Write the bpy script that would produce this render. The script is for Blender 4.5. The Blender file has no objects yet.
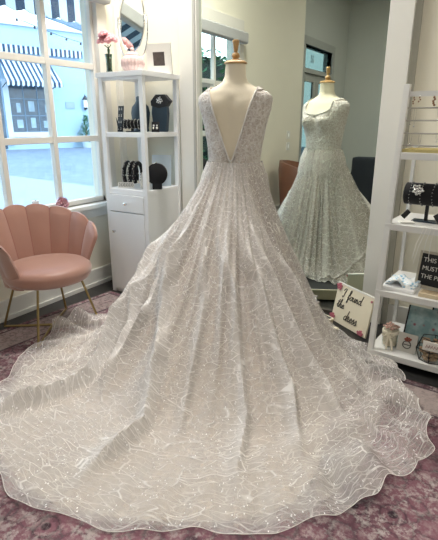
import bpy, bmesh, math, random
from mathutils import Vector, Matrix
random.seed(7)
PI = math.pi
S = bpy.context.scene
COL = S.collection
R = math.radians

# ------------------------------------------------------------------ helpers
def link(o, parent=None):
    COL.objects.link(o)
    if parent is not None:
        o.parent = parent
    return o

def thing(name, label, cat, loc=(0, 0, 0), rz=0, group=None):
    o = bpy.data.objects.new(name, None)
    o.location = loc
    o.rotation_euler = (0, 0, rz)
    o.empty_display_size = .05
    COL.objects.link(o)
    return tag(o, label, cat, group)

def tag(o, label, cat, group=None):
    o['label'] = label
    o['category'] = cat
    if group:
        o['group'] = group
    return o

def struct(o):
    o['kind'] = 'structure'
    return o

class MB:
    def __init__(s):
        s.v = []; s.f = []
    def add(s, vs, fs, M=None):
        b = len(s.v)
        for p in vs:
            s.v.append(tuple(M @ Vector(p)) if M is not None else tuple(p))
        for f in fs:
            s.f.append(tuple(i + b for i in f))
        return s
    def box(s, x0, x1, y0, y1, z0, z1, M=None):
        vs = [(x0,y0,z0),(x1,y0,z0),(x1,y1,z0),(x0,y1,z0),(x0,y0,z1),(x1,y0,z1),(x1,y1,z1),(x0,y1,z1)]
        fs = [(3,2,1,0),(4,5,6,7),(0,1,5,4),(1,2,6,5),(2,3,7,6),(3,0,4,7)]
        return s.add(vs, fs, M)
    def lathe(s, prof, n=32, M=None, sx=1, sy=1, flute=0, nf=0):
        vs = []; fs = []
        for (r, z) in prof:
            for k in range(n):
                a = 2*PI*k/n
                rr = r*(1 + flute*math.cos(nf*a)) if r > 1e-4 else r
                vs.append((rr*math.cos(a)*sx, rr*math.sin(a)*sy, z))
        m = len(prof)
        for i in range(m-1):
            for k in range(n):
                k2 = (k+1) % n
                fs.append((i*n+k, i*n+k2, (i+1)*n+k2, (i+1)*n+k))
        fs.append(tuple(range(n-1, -1, -1)))
        fs.append(tuple((m-1)*n+k for k in range(n)))
        return s.add(vs, fs, M)
    def tube(s, pts, r, n=8, closed=False, M=None):
        pts = [Vector(p) for p in pts]
        m = len(pts); vs = []; fs = []
        up = Vector((0.013, 0.021, 1)).normalized()
        for i, p in enumerate(pts):
            if closed:
                t = pts[(i+1) % m] - pts[i-1]
            else:
                t = pts[min(i+1, m-1)] - pts[max(i-1, 0)]
            t = t.normalized() if t.length > 1e-9 else Vector((0, 0, 1))
            a = up.cross(t)
            if a.length < .05:
                a = Vector((1, 0, 0)).cross(t)
            a.normalize(); b = t.cross(a)
            rr = r[i] if isinstance(r, (list, tuple)) else r
            for k in range(n):
                an = 2*PI*k/n
                vs.append(tuple(p + a*math.cos(an)*rr + b*math.sin(an)*rr))
        for i in range(m if closed else m-1):
            j = (i+1) % m
            for k in range(n):
                k2 = (k+1) % n
                fs.append((i*n+k, i*n+k2, j*n+k2, j*n+k))
        if not closed:
            fs.append(tuple(range(n-1, -1, -1)))
            fs.append(tuple((m-1)*n+k for k in range(n)))
        return s.add(vs, fs, M)
    def ball(s, c, r, n=12, sq=(1, 1, 1), M=None):
        prof = []
        vs = []; fs = []
        h = n//2
        for i in range(h+1):
            th = PI*i/h
            for k in range(n):
                a = 2*PI*k/n
                vs.append((c[0]+r*sq[0]*math.sin(th)*math.cos(a), c[1]+r*sq[1]*math.sin(th)*math.sin(a), c[2]+r*sq[2]*math.cos(th)))
        for i in range(h):
            for k in range(n):
                k2 = (k+1) % n
                fs.append((i*n+k, (i+1)*n+k, (i+1)*n+k2, i*n+k2))
        return s.add(vs, fs, M)
    def prism(s, poly, y0, y1, M=None):
        # polygon in x,z extruded along y
        n = len(poly)
        vs = [(x, y0, z) for x, z in poly] + [(x, y1, z) for x, z in poly]
        fs = [tuple(range(n)), tuple(range(2*n-1, n-1, -1))]
        for k in range(n):
            k2 = (k+1) % n
            fs.append((k2, k, n+k, n+k2))
        return s.add(vs, fs, M)
    def grid(s, fn, nu, nv, wrapu=False, M=None):
        vs = []; fs = []
        for i in range(nu):
            for j in range(nv):
                vs.append(fn(i, j))
        for i in range(nu if wrapu else nu-1):
            i2 = (i+1) % nu
            for j in range(nv-1):
                fs.append((i*nv+j, i2*nv+j, i2*nv+j+1, i*nv+j+1))
        return s.add(vs, fs, M)
    def build(s, name, mat, parent=None, smooth=False, bevel=0, weld=False, sub=0):
        me = bpy.data.meshes.new(name)
        me.from_pydata(s.v, [], s.f)
        bm = bmesh.new(); bm.from_mesh(me)
        if weld:
            bmesh.ops.remove_doubles(bm, verts=bm.verts, dist=1e-5)
        bmesh.ops.recalc_face_normals(bm, faces=bm.faces)
        if bevel:
            es = [e for e in bm.edges if len(e.link_faces) == 2 and e.calc_face_angle(0) > R(35)]
            bmesh.ops.bevel(bm, geom=es, offset=bevel, segments=2, affect='EDGES', profile=.7, clamp_overlap=True)
        if smooth:
            for f in bm.faces: f.smooth = True
            for e in bm.edges:
                if len(e.link_faces) == 2 and e.calc_face_angle(0) > R(50): e.smooth = False
        bm.to_mesh(me); bm.free()
        me.materials.append(mat)
        o = bpy.data.objects.new(name, me)
        if sub:
            m = o.modifiers.new('sub', 'SUBSURF'); m.levels = sub; m.render_levels = sub
        return link(o, parent)

def box(name, dims, mat, parent=None, bevel=0):
    return MB().box(*dims).build(name, mat, parent, bevel=bevel)

def text(name, body, size, mat, parent, M, extrude=.0006, align='LEFT', space=1.0):
    cu = bpy.data.curves.new(name, 'FONT')
    cu.body = body; cu.size = size; cu.extrude = extrude; cu.align_x = align; cu.space_line = space
    cu.materials.append(mat)
    tmp = bpy.data.objects.new('tmp_text', cu); COL.objects.link(tmp)
    bpy.context.view_layer.update()
    me = bpy.data.meshes.new_from_object(tmp.evaluated_get(bpy.context.evaluated_depsgraph_get()))
    bpy.data.objects.remove(tmp); me.name = name
    me.transform(M)
    return link(bpy.data.objects.new(name, me), parent)

def copy_tree(o, parent=None):
    c = o.copy(); COL.objects.link(c)
    if parent is not None: c.parent = parent
    for ch in list(o.children): copy_tree(ch, c)
    return c

# ------------------------------------------------------------------ materials
def new_mat(name):
    m = bpy.data.materials.new(name); m.use_nodes = True
    nt = m.node_tree; b = nt.nodes['Principled BSDF']
    return m, nt, b

def N(nt, typ, **kw):
    n = nt.nodes.new(typ)
    for k, v in kw.items():
        if k in n.inputs.keys(): n.inputs[k].default_value = v
        else: setattr(n, k, v)
    return n

def mat(name, col, rough=.5, metal=0, var=.06, scale=18, bump=.0, bscale=60, spec=.5, sheen=0, coat=0):
    m, nt, b = new_mat(name)
    b.inputs['Roughness'].default_value = rough
    b.inputs['Metallic'].default_value = metal
    b.inputs['Specular IOR Level'].default_value = spec
    b.inputs['Sheen Weight'].default_value = sheen
    b.inputs['Coat Weight'].default_value = coat
    tc = N(nt, 'ShaderNodeTexCoord')
    no = N(nt, 'ShaderNodeTexNoise', Scale=scale, Detail=3.0)
    nt.links.new(tc.outputs['Object'], no.inputs['Vector'])
    mx = N(nt, 'ShaderNodeMix', data_type='RGBA')
    nt.links.new(no.outputs['Fac'], mx.inputs[0])
    lo = [max(0, c*(1-var)) for c in col]; hi = [min(1, c*(1+var)) for c in col]
    mx.inputs[6].default_value = (*lo, 1); mx.inputs[7].default_value = (*hi, 1)
    nt.links.new(mx.outputs[2], b.inputs['Base Color'])
    if bump:
        n2 = N(nt, 'ShaderNodeTexNoise', Scale=bscale, Detail=4.0)
        nt.links.new(tc.outputs['Object'], n2.inputs['Vector'])
        bp = N(nt, 'ShaderNodeBump', Strength=bump, Distance=.01)
        nt.links.new(n2.outputs['Fac'], bp.inputs['Height'])
        nt.links.new(bp.outputs[0], b.inputs['Normal'])
    return m

def ramp(nt, fac, stops, interp='LINEAR'):
    r = N(nt, 'ShaderNodeValToRGB'); cr = r.color_ramp; cr.interpolation = interp
    while len(cr.elements) < len(stops): cr.elements.new(.5)
    for e, (p, c) in zip(cr.elements, stops):
        e.position = p; e.color = (c if len(c) == 4 else (*c, 1)) if isinstance(c, (tuple, list)) else (c, c, c, 1)
    nt.links.new(fac, r.inputs[0])
    return r

def math_n(nt, op, a, b=None, c=None, clamp=False):
    n = N(nt, 'ShaderNodeMath', operation=op); n.use_clamp = clamp
    for i, x in enumerate((a, b, c)):
        if x is None: continue
        if isinstance(x, (int, float)): n.inputs[i].default_value = x
        else: nt.links.new(x, n.inputs[i])
    return n.outputs[0]

def mixc(nt, f, a, b):
    n = N(nt, 'ShaderNodeMix', data_type='RGBA')
    for i, x in ((0, f), (6, a), (7, b)):
        if isinstance(x, (int, float)): n.inputs[i].default_value = x
        elif isinstance(x, tuple): n.inputs[i].default_value = (*x, 1)
        else: nt.links.new(x, n.inputs[i])
    return n.outputs[2]

def lace_lines(nt, vec, scale, width, dist=.35, dscale=3.):
    """thin branching embroidered lines: voronoi cell borders on warped coordinates"""
    no = N(nt, 'ShaderNodeTexNoise', Scale=dscale*4, Detail=2.0)
    nt.links.new(vec, no.inputs['Vector'])
    vm = N(nt, 'ShaderNodeVectorMath', operation='MULTIPLY_ADD')
    nt.links.new(no.outputs['Color'], vm.inputs[0])
    vm.inputs[1].default_value = (dist/scale*2,)*3
    nt.links.new(vec, vm.inputs[2])
    vo = N(nt, 'ShaderNodeTexVoronoi', feature='DISTANCE_TO_EDGE', Scale=scale)
    nt.links.new(vm.outputs[0], vo.inputs['Vector'])
    return ramp(nt, vo.outputs['Distance'], [(0, 1.0), (width, .55), (width*1.9, 0.0)]).outputs[0]

def sequin_sparkle(nt, vec, scale, size):  # sparkle of the sequins put into the colour as near-white dots
    vo = N(nt, 'ShaderNodeTexVoronoi', feature='F1', Scale=scale)
    nt.links.new(vec, vo.inputs['Vector'])
    d = math_n(nt, 'LESS_THAN', vo.outputs['Distance'], size)
    wn = N(nt, 'ShaderNodeSeparateColor'); nt.links.new(vo.outputs['Color'], wn.inputs[0])
    k = math_n(nt, 'GREATER_THAN', wn.outputs[0], .86)
    return math_n(nt, 'MULTIPLY', d, k)

M_wall = mat('wall paint cream', (.80, .76, .64), .85, var=.02, scale=3, bump=.05, bscale=120)
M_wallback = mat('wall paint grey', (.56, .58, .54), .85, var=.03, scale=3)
M_trim = mat('white trim paint', (.76, .75, .70), .5, var=.02, scale=5)
M_casing = mat('window paint', (.72, .69, .63), .5, var=.03, scale=5)
M_white = mat('white lacquer', (.88, .88, .88), .4, var=.015, scale=5)
M_shelfwhite = mat('shelf white', (.72, .72, .70), .4, var=.02, scale=5)
M_ceil = mat('ceiling paint', (.75, .74, .70), .9, var=.02, scale=3)
M_gold = mat('brass', (.36, .27, .12), .3, metal=1, var=.05)
M_chrome = mat('chrome', (.8, .8, .8), .12, metal=1, var=.01)
M_black = mat('black velvet', (.006, .006, .008), .9, var=.2, sheen=.1)
M_navy = mat('slate leatherette', (.022, .045, .07), .55, var=.1)
M_pearl = mat('pearl', (.85, .83, .78), .2, var=.03)
M_silver = mat('silver crystal', (.85, .85, .83), .22, metal=.9, var=.1, scale=200)
M_wood = mat('turned maple', (.50, .30, .12), .35, var=.12, scale=30)
M_form = mat('linen dress form', (.80, .72, .57), .85, var=.03, scale=40, bump=.1, bscale=300)
M_petal = mat('pink petals', (.78, .38, .40), .7, var=.25, scale=60)
M_leaf = mat('green leaf', (.05, .17, .06), .6, var=.3, scale=20)
M_greengl = None
M_card = mat('black card', (.012, .012, .014), .6, var=.1)
M_paper = mat('paper white', (.82, .80, .75), .7, var=.02)
M_cream = mat('cream board', (.80, .74, .58), .6, var=.03, scale=12)
M_ink = mat('ink', (.02, .018, .015), .6, var=.1)
M_rose = mat('paper rose', (.45, .13, .17), .7, var=.35, scale=90)
M_darkfloor = None

def glass_mat(name, col, alpha=.12, rough=.03, refl=1.0):
    """thin clear pane: mostly see-through with a glossy fresnel reflection"""
    m, nt, b = new_mat(name)
    out = nt.nodes['Material Output']
    tr = N(nt, 'ShaderNodeBsdfTransparent'); tr.inputs[0].default_value = (*col, 1)
    gl = N(nt, 'ShaderNodeBsdfGlossy', Roughness=rough)
    fr = N(nt, 'ShaderNodeLayerWeight', Blend=.5)
    f = math_n(nt, 'MULTIPLY_ADD', math_n(nt, 'POWER', fr.outputs['Facing'], 4.0), refl*.45, .02+alpha*.15, clamp=True)
    mx = N(nt, 'ShaderNodeMixShader')
    nt.links.new(f, mx.inputs[0]); nt.links.new(tr.outputs[0], mx.inputs[1]); nt.links.new(gl.outputs[0], mx.inputs[2])
    nt.links.new(mx.outputs[0], out.inputs[0])
    return m
M_pane = glass_mat('window pane', (.93, .97, 1.0), .05)
M_tint = glass_mat('dark door glass', (.30, .36, .36), .15)
M_clear = glass_mat('clear glass', (.95, .97, .96), .25)
M_greengl = glass_mat('green vase glass', (.35, .48, .40), .6)
M_blush = mat('blush ribbed glass', (.74, .55, .52), .12, var=.08, coat=.5)

m, nt, b = new_mat('mirror silvering')
b.inputs['Metallic'].default_value = 1; b.inputs['Roughness'].default_value = 0.0
b.inputs['Base Color'].default_value = (.80, .84, .80, 1)
no = N(nt, 'ShaderNodeTexNoise', Scale=.8); rr = ramp(nt, no.outputs['Fac'], [(0, (.80, .86, .80)), (1, (.83, .89, .83))])
nt.links.new(rr.outputs[0], b.inputs['Base Color'])
M_mirror = m

# dark plank floor
m, nt, b = new_mat('dark plank floor')
tc = N(nt, 'ShaderNodeTexCoord'); br = N(nt, 'ShaderNodeTexBrick', Scale=1.0)
br.inputs['Color1'].default_value = (.018, .018, .018, 1); br.inputs['Color2'].default_value = (.032, .030, .029, 1)
br.inputs['Mortar'].default_value = (.004, .004, .004, 1); br.inputs['Mortar Size'].default_value = .003
br.inputs['Brick Width'].default_value = 1.2; br.inputs['Row Height'].default_value = .15
nt.links.new(tc.outputs['Object'], br.inputs['Vector']); nt.links.new(br.outputs['Color'], b.inputs['Base Color'])
b.inputs['Roughness'].default_value = .38
M_darkfloor = m

# rug: faded oriental pattern
m, nt, b = new_mat('faded oriental rug')
tc = N(nt, 'ShaderNodeTexCoord'); V = tc.outputs['Object']
sep = N(nt, 'ShaderNodeSeparateXYZ'); nt.links.new(V, sep.inputs[0])
n1 = N(nt, 'ShaderNodeTexNoise', Scale=5.5, Detail=5.0, Roughness=.7); nt.links.new(V, n1.inputs['Vector'])
n2 = N(nt, 'ShaderNodeTexNoise', Scale=38.0, Detail=6.0, Roughness=.8); nt.links.new(V, n2.inputs['Vector'])
n3 = N(nt, 'ShaderNodeTexNoise', Scale=1.3, Detail=2.0); nt.links.new(V, n3.inputs['Vector'])
base = ramp(nt, n3.outputs['Fac'], [(.38, (.075, .035, .045)), (.60, (.26, .125, .155))]).outputs[0]
# floral rosettes
vo = N(nt, 'ShaderNodeTexVoronoi', feature='F1', Scale=6.5, Randomness=.55); nt.links.new(V, vo.inputs['Vector'])
ring = ramp(nt, vo.outputs['Distance'], [(0, 1.0), (.10, .9), (.13, 0.0), (.24, 0.0), (.28, .7), (.34, 0.0)]).outputs[0]
vo2 = N(nt, 'ShaderNodeTexVoronoi', feature='DISTANCE_TO_EDGE', Scale=13., Randomness=.8); wv = N(nt, 'ShaderNodeVectorMath', operation='MULTIPLY_ADD'); nt.links.new(n2.outputs['Color'], wv.inputs[0]); wv.inputs[1].default_value = (.06,)*3; nt.links.new(V, wv.inputs[2])
nt.links.new(wv.outputs[0], vo2.inputs['Vector'])
vine = ramp(nt, vo2.outputs['Distance'], [(0, 1.0), (.05, .8), (.09, 0.0)]).outputs[0]
wear = ramp(nt, n1.outputs['Fac'], [(.42, 0.0), (.60, 1.0)]).outputs[0]
fine = ramp(nt, n2.outputs['Fac'], [(.46, 0.0), (.58, 1.0)]).outputs[0]
c1 = mixc(nt, math_n(nt, 'MULTIPLY', vine, math_n(nt, 'MULTIPLY_ADD', fine, .6, .4)), base, (.03, .022, .03))
c2 = mixc(nt, math_n(nt, 'MULTIPLY', ring, .9), c1, (.022, .018, .024))
c3 = mixc(nt, math_n(nt, 'MULTIPLY', math_n(nt, 'MULTIPLY_ADD', wear, .8, .2), math_n(nt, 'MULTIPLY', fine, .85)), c2, (.50, .44, .42))
# border band: bands parallel to the rug's edge
def bandfac(a, lo, hi):
    return math_n(nt, 'MULTIPLY', math_n(nt, 'GREATER_THAN', a, lo), math_n(nt, 'LESS_THAN', a, hi))
ax = math_n(nt, 'ABSOLUTE', sep.outputs[0]); ay = math_n(nt, 'ABSOLUTE', sep.outputs[1])
ex = math_n(nt, 'SUBTRACT', 1.55, ax); ey = math_n(nt, 'SUBTRACT', 1.15, ay)
ed = math_n(nt, 'MINIMUM', ex, ey)
cb = mixc(nt, math_n(nt, 'MULTIPLY', fine, .8), (.50, .43, .40), (.09, .055, .065))
c4 = mixc(nt, math_n(nt, 'MULTIPLY', bandfac(ed, .05, .26), .62), c3, cb)
c5 = mixc(nt, math_n(nt, 'MULTIPLY', math_n(nt, 'ADD', bandfac(ed, .035, .05), bandfac(ed, .26, .275)), .75), c4, (.06, .045, .055))
nt.links.new(c5, b.inputs['Base Color'])
b.inputs['Roughness'].default_value = .95; b.inputs['Specular IOR Level'].default_value = .1
bp = N(nt, 'ShaderNodeBump', Strength=.4, Distance=.004); nt.links.new(n2.outputs['Fac'], bp.inputs['Height']); nt.links.new(bp.outputs[0], b.inputs['Normal'])
M_rug = m

# gown lining
m, nt, b = new_mat('nude lining')
b.inputs['Base Color'].default_value = (.70, .60, .52, 1); b.inputs['Roughness'].default_value = .7
b.inputs['Sheen Weight'].default_value = .2
tc = N(nt, 'ShaderNodeTexCoord'); n1 = N(nt, 'ShaderNodeTexNoise', Scale=6., Detail=3.); nt.links.new(tc.outputs['Object'], n1.inputs['Vector'])
nt.links.new(mixc(nt, n1.outputs['Fac'], (.60, .51, .43), (.76, .66, .57)), b.inputs['Base Color'])
M_lining = m

def tulle(name, base_alpha, sc, netcol):
    m, nt, b = new_mat(name)
    tc = N(nt, 'ShaderNodeTexCoord'); V = tc.outputs['Object']
    uv = N(nt, 'ShaderNodeUVMap')
    mp = N(nt, 'ShaderNodeMapping'); mp.inputs['Scale'].default_value = (1, 1, 1)
    nt.links.new(uv.outputs[0], mp.inputs[0]); U = mp.outputs[0]
    uv2 = N(nt, 'ShaderNodeUVMap'); uv2.uv_map = 'Polar'
    uv.uv_map = 'UVMap'
    mp2 = N(nt, 'ShaderNodeMapping'); mp2.inputs['Scale'].default_value = (.52, 1.0, 1); nt.links.new(uv2.outputs[0], mp2.inputs[0]); P = mp2.outputs[0]
    mp3 = N(nt, 'ShaderNodeMapping'); mp3.inputs['Scale'].default_value = (.75, 1.0, 1); mp3.inputs['Rotation'].default_value = (0, 0, .35); mp3.inputs['Location'].default_value = (3.3, 1.7, 0); nt.links.new(uv2.outputs[0], mp3.inputs[0]); P3 = mp3.outputs[0]
    l1 = lace_lines(nt, P, sc*1.65, .020, .16, 3.)
    l2 = lace_lines(nt, P3, sc*2.9, .024, .18, 5.)
    l3 = lace_lines(nt, U, sc*4.3, .050, 1.0, 9.)
    n2 = N(nt, 'ShaderNodeTexNoise', Scale=22., Detail=2.); nt.links.new(U, n2.inputs['Vector'])
    g2 = ramp(nt, n2.outputs['Fac'], [(.35, .15), (.58, 1.0)]).outputs[0]
    g = ramp(nt, n2.outputs['Fac'], [(.40, 1.0), (.62, .15)]).outputs[0]
    l2g = math_n(nt, 'MULTIPLY', l2, math_n(nt, 'MULTIPLY', g, .75))
    l3g = math_n(nt, 'MULTIPLY', l3, .12)
    lines = math_n(nt, 'MAXIMUM', math_n(nt, 'MULTIPLY', l1, g2), math_n(nt, 'MAXIMUM', l2g, l3g))
    bu = N(nt, 'ShaderNodeAttribute', attribute_name='bunch')
    # gathered cloth: the net lies denser in some pleats than in others
    nv = N(nt, 'ShaderNodeVectorMath', operation='NORMALIZE'); nt.links.new(U, nv.inputs[0])
    n4 = N(nt, 'ShaderNodeTexNoise', Scale=13., Detail=3.); nt.links.new(nv.outputs[0], n4.inputs['Vector'])
    gather = ramp(nt, n4.outputs['Fac'], [(.36, 0.0), (.66, 1.0)]).outputs[0]
    sq = sequin_sparkle(nt, U, 125., .27)
    al0 = math_n(nt, 'MULTIPLY_ADD', bu.outputs['Fac'], .38, math_n(nt, 'MULTIPLY_ADD', gather, .14, base_alpha))
    alpha = math_n(nt, 'MAXIMUM', math_n(nt, 'MULTIPLY_ADD', lines, .55, al0), sq, clamp=True)
    nt.links.new(alpha, b.inputs['Alpha'])
    c = mixc(nt, lines, netcol, (.84, .82, .80))
    c = mixc(nt, sq, c, (.97, .97, .97))
    nt.links.new(c, b.inputs['Base Color'])
    nt.links.new(math_n(nt, 'MULTIPLY_ADD', sq, -.5, .75), b.inputs['Roughness'])
    bp = N(nt, 'ShaderNodeBump', Strength=.35, Distance=.004); nt.links.new(lines, bp.inputs['Height'])
    nt.links.new(bp.outputs[0], b.inputs['Normal'])
    return m
M_tulle = tulle('embroidered tulle', .25, 16., (.76, .72, .69))
M_tulle_hem = M_tulle

# bodice lace
m, nt, b = new_mat('bodice lace')
tc = N(nt, 'ShaderNodeTexCoord'); V = tc.outputs['Object']
l1 = lace_lines(nt, V, 38., .10, .8, 8.); l2 = lace_lines(nt, V, 85., .12, .8, 14.)
ln = math_n(nt, 'MAXIMUM', l1, math_n(nt, 'MULTIPLY', l2, .6)); sq = sequin_sparkle(nt, V, 120., .35)
c = mixc(nt, ln, (.58, .50, .44), (.84, .80, .76)); c = mixc(nt, sq, c, (.95, .95, .95))
nt.links.new(c, b.inputs['Base Color']); b.inputs['Roughness'].default_value = .5
bp = N(nt, 'ShaderNodeBump', Strength=.8, Distance=.006); nt.links.new(ln, bp.inputs['Height']); nt.links.new(bp.outputs[0], b.inputs['Normal'])
M_lace = m
M_gowntrim = mat('beaded trim', (.82, .79, .75), .35, var=.2, scale=250)

# pink leather chair
M_pink = mat('dusty pink velvet', (.35, .18, .135), .42, var=.10, scale=5, sheen=.35, bump=.05, bscale=90)
M_seam = mat('seam', (.32, .13, .10), .6)
M_brown = mat('cognac leather', (.17, .070, .042), .4, var=.2, scale=8)
M_sofa = mat('navy velvet', (.008, .014, .022), .7, var=.2, scale=6)
M_carpet = mat('charcoal carpet', (.035, .037, .038), .95, var=.3, scale=200)
M_beigeside = mat('beige skirting', (.50, .44, .31), .6, var=.05)

# ------------------------------------------------------------------ room shell
XL = -2.8; YB = 3.1; ZC = 3.5; XR = 2.6; YF = -3.65; XD = -3.0
o = struct(box('floor', (XD-.1, XR, YF, YB+.1, -.1, 0), M_darkfloor))
struct(box('ceiling', (XD-.25, XR+.15, YF-.15, YB+.15, ZC, ZC+.1), M_ceil))
struct(box('wall_back', (XL-.15, XR+.15, YB, YB+.15, 0, ZC), M_wall))
struct(box('wall_right', (XR, XR+.15, YF, YB, 0, ZC), M_wall))
struct(box('wall_front', (XD-.15, XR+.15, YF-.15, YF, 0, ZC), M_wallback))
WY0, WY1, WZ0, WZ1 = 1.08, 2.87, .68, 2.28
mb = MB()
mb.box(XL-.15, XL, WY1, YB, 0, ZC)
mb.box(XL-.15, XL, WY0, WY1, 0, WZ0)
mb.box(XL-.15, XL, WY0, WY1, WZ1, ZC)
mb.box(XL-.15, XL, -.9, WY0, 0, ZC)
struct(mb.build('wall_left', M_wall))
# recess with the double door and its transom
mb = MB()
DY0, DY1, DZ1, TZ0, TZ1 = -2.75, -1.42, 2.05, 2.12, 2.46
mb.box(XD-.15, XD, YF, DY0, 0, ZC); mb.box(XD-.15, XD, DY1, -.9, 0, ZC); mb.box(XD-.15, XD, DY0, DY1, TZ1, ZC)
struct(mb.build('wall_entrance', M_wallback))
struct(box('baseboard_left', (XL, XL+.018, -.9, YB, 0, .14), M_trim, bevel=.004))
struct(box('trim_1', (XL+.018, XL+.03, -.9, YB, 0, .03), M_trim))
struct(box('baseboard_back', (-.55, XR, YB-.018, YB, 0, .14), M_trim, bevel=.004))
struct(box('baseboard_corner', (XL, -2.2, YB-.018, YB, 0, .14), M_trim, bevel=.004))
struct(box('trim_2', (XL, XL+.03, YB-.05, YB, 0, ZC), M_trim))

# window: casing, muntins, panes
win = bpy.data.objects.new('window_1', None); COL.objects.link(win); struct(win)
mb = MB()
mb.box(XL-.02, XL+.025, WY1-.01, WY1+.09, WZ0-.04, WZ1+.1)
mb.box(XL-.02, XL+.025, WY0-.09, WY0+.01, WZ0-.04, WZ1+.1)
mb.box(XL-.02, XL+.025, WY0, WY1, WZ1-.01, WZ1+.1)
struct(mb.build('window_casing', M_casing, win, bevel=.005))
struct(box('window_sill', (XL-.12, XL+.075, WY0-.11, WY1+.11, WZ0-.03, WZ0), M_trim, win, bevel=.006))
struct(box('window_apron', (XL, XL+.02, WY0-.08, WY1+.08, WZ0-.11, WZ0-.03), M_trim, win, bevel=.004))
mb = MB()
mb.box(XL-.07, XL-.02, WY0, WY0+.035, WZ0, WZ1); mb.box(XL-.07, XL-.02, WY1-.035, WY1, WZ0, WZ1)
mb.box(XL-.07, XL-.02, WY0, WY1, WZ0, WZ0+.04); mb.box(XL-.07, XL-.02, WY0, WY1, WZ1-.04, WZ1)
for yy in (1.55, 1.975, 2.405): mb.box(XL-.065, XL-.02, yy-.019, yy+.019, WZ0, WZ1)
for zz in (1.175, 1.70): mb.box(XL-.062, XL-.024, WY0, WY1, zz-.022, zz+.022)
struct(mb.build('window_frame', M_casing, win, bevel=.004))
struct(box('window_glass', (XL-.052, XL-.047, WY0+.01, WY1-.01, WZ0+.01, WZ1-.01), M_pane, win))
bl = MB().box(XL+.026, XL+.105, WY0-.06, WY1+.08, 2.13, 2.25).build('window_blind', mat('blind fabric', (.42, .42, .42), .8), bevel=.02)
tag(bl, 'rolled grey fabric blind across the top of the multi-pane window', 'blind')
bl.modifiers.new('bev', 'BEVEL').width = .01

# entrance doors with transom
dr = bpy.data.objects.new('door_1', None); COL.objects.link(dr); struct(dr)
M_doorp = mat('door paint grey', (.40, .41, .38), .5, var=.03)
mb = MB()
mb.box(XD-.08, XD+.03, DY0-.1, DY0, 0, TZ1+.12); mb.box(XD-.08, XD+.03, DY1, DY1+.1, 0, TZ1+.12)
mb.box(XD-.08, XD+.03, DY0, DY1, TZ1, TZ1+.12); mb.box(XD-.08, XD+.03, DY0, DY1, DZ1, TZ0)
struct(mb.build('door_casing', M_doorp, dr, bevel=.006))
struct(box('transom_glass', (XD-.05, XD-.04, DY0, DY1, TZ0, TZ1), M_tint, dr))
ym = (DY0+DY1)/2
for a, c in ((DY0, ym-.005), (ym+.005, DY1)):
    mb = MB()
    mb.box(XD-.06, XD-.015, a, a+.12, 0, DZ1); mb.box(XD-.06, XD-.015, c-.12, c, 0, DZ1)
    mb.box(XD-.06, XD-.015, a+.12, c-.12, DZ1-.12, DZ1); mb.box(XD-.06, XD-.015, a+.12, c-.12, 0, .26)
    leaf = struct(mb.build('door_leaf', M_doorp, dr, bevel=.004))
    struct(box('leaf_glass', (XD-.045, XD-.035, a+.12, c-.12, .26, DZ1-.12), M_tint, leaf))
struct(MB().tube([(XD+.02, ym+.07, .95), (XD+.05, ym+.07, .97), (XD+.05, ym+.07, 1.2), (XD+.02, ym+.07, 1.22)], .01).build('door_handle', M_chrome, dr, smooth=True))
# number on the transom, painted for reading from outside
Mt = Matrix.Translation((XD-.056, (DY0+DY1)/2+.22, 2.24)) @ Matrix.Rotation(-PI/2, 4, 'Z') @ Matrix.Rotation(PI/2, 4, 'X')
text('transom_number', '50', .16, mat('pale lettering', (.55, .6, .6), .5), dr, Mt)

# light switch plates on the left wall
for zz, lb in ((1.12, 'upper white switch plate on the wall seen in the mirror'), (.96, 'lower white switch plate on the wall seen in the mirror')):
    t = thing('switch_plate', lb, 'switch plate', (XL, -.45, zz), 0, 'switch plates')
    box('cover', (0, .008, -.06, .06, -.055, .055), M_trim, t, bevel=.002)
    box('toggle', (.008, .018, -.012, .012, -.025, .025), M_white, t, bevel=.002)

# ceiling panels added out of view to light the gown and the room
def added_ceiling_light(x, y, power, sx=.6, sy=.6, col=(1, .96, .91)):
    t = thing('added_ceiling_light', 'added square ceiling panel light above the shop floor', 'light', (x, y, ZC))
    mb = MB(); 
    mb.box(-sx/2-.03, sx/2+.03, -sy/2-.03, -sy/2, -.05, 0); mb.box(-sx/2-.03, sx/2+.03, sy/2, sy/2+.03, -.05, 0)
    mb.box(-sx/2-.03, -sx/2, -sy/2, sy/2, -.05, 0); mb.box(sx/2, sx/2+.03, -sy/2, sy/2, -.05, 0)
    mb.build('frame', M_white, t)
    L = bpy.data.lights.new('added_ceiling_lamp', 'AREA'); L.shape = 'RECTANGLE'; L.size = sx; L.size_y = sy; L.energy = power; L.color = col
    lo = bpy.data.objects.new('added_ceiling_lamp', L); lo.location = (0, 0, -.045); link(lo, t)
    return t
LIGHTS = []
for (x, y, p) in ((-1.95, 2.45, 46), (.9, 1.2, 12), (-.6, -1.6, 30)):
    LIGHTS.append(added_ceiling_light(x, y, p))
for t_, lb in zip(LIGHTS, ('added square ceiling panel lighting the front and left side of the gown', 'added square ceiling panel light over the right side of the shop', 'added square ceiling panel light over the sofa end of the shop')):
    t_['label'] = lb; t_['group'] = 'added ceiling lights'

# ------------------------------------------------------------------ rug
rug = box('rug', (-1.55, 1.55, -1.15, 1.15, 0, .010), M_rug, bevel=.003)
rug.location = (-1.12, 1.30, .001); rug.rotation_euler = (0, 0, R(-5))
tag(rug, 'large faded rose and purple oriental rug under the gown train and chair', 'rug')

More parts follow.
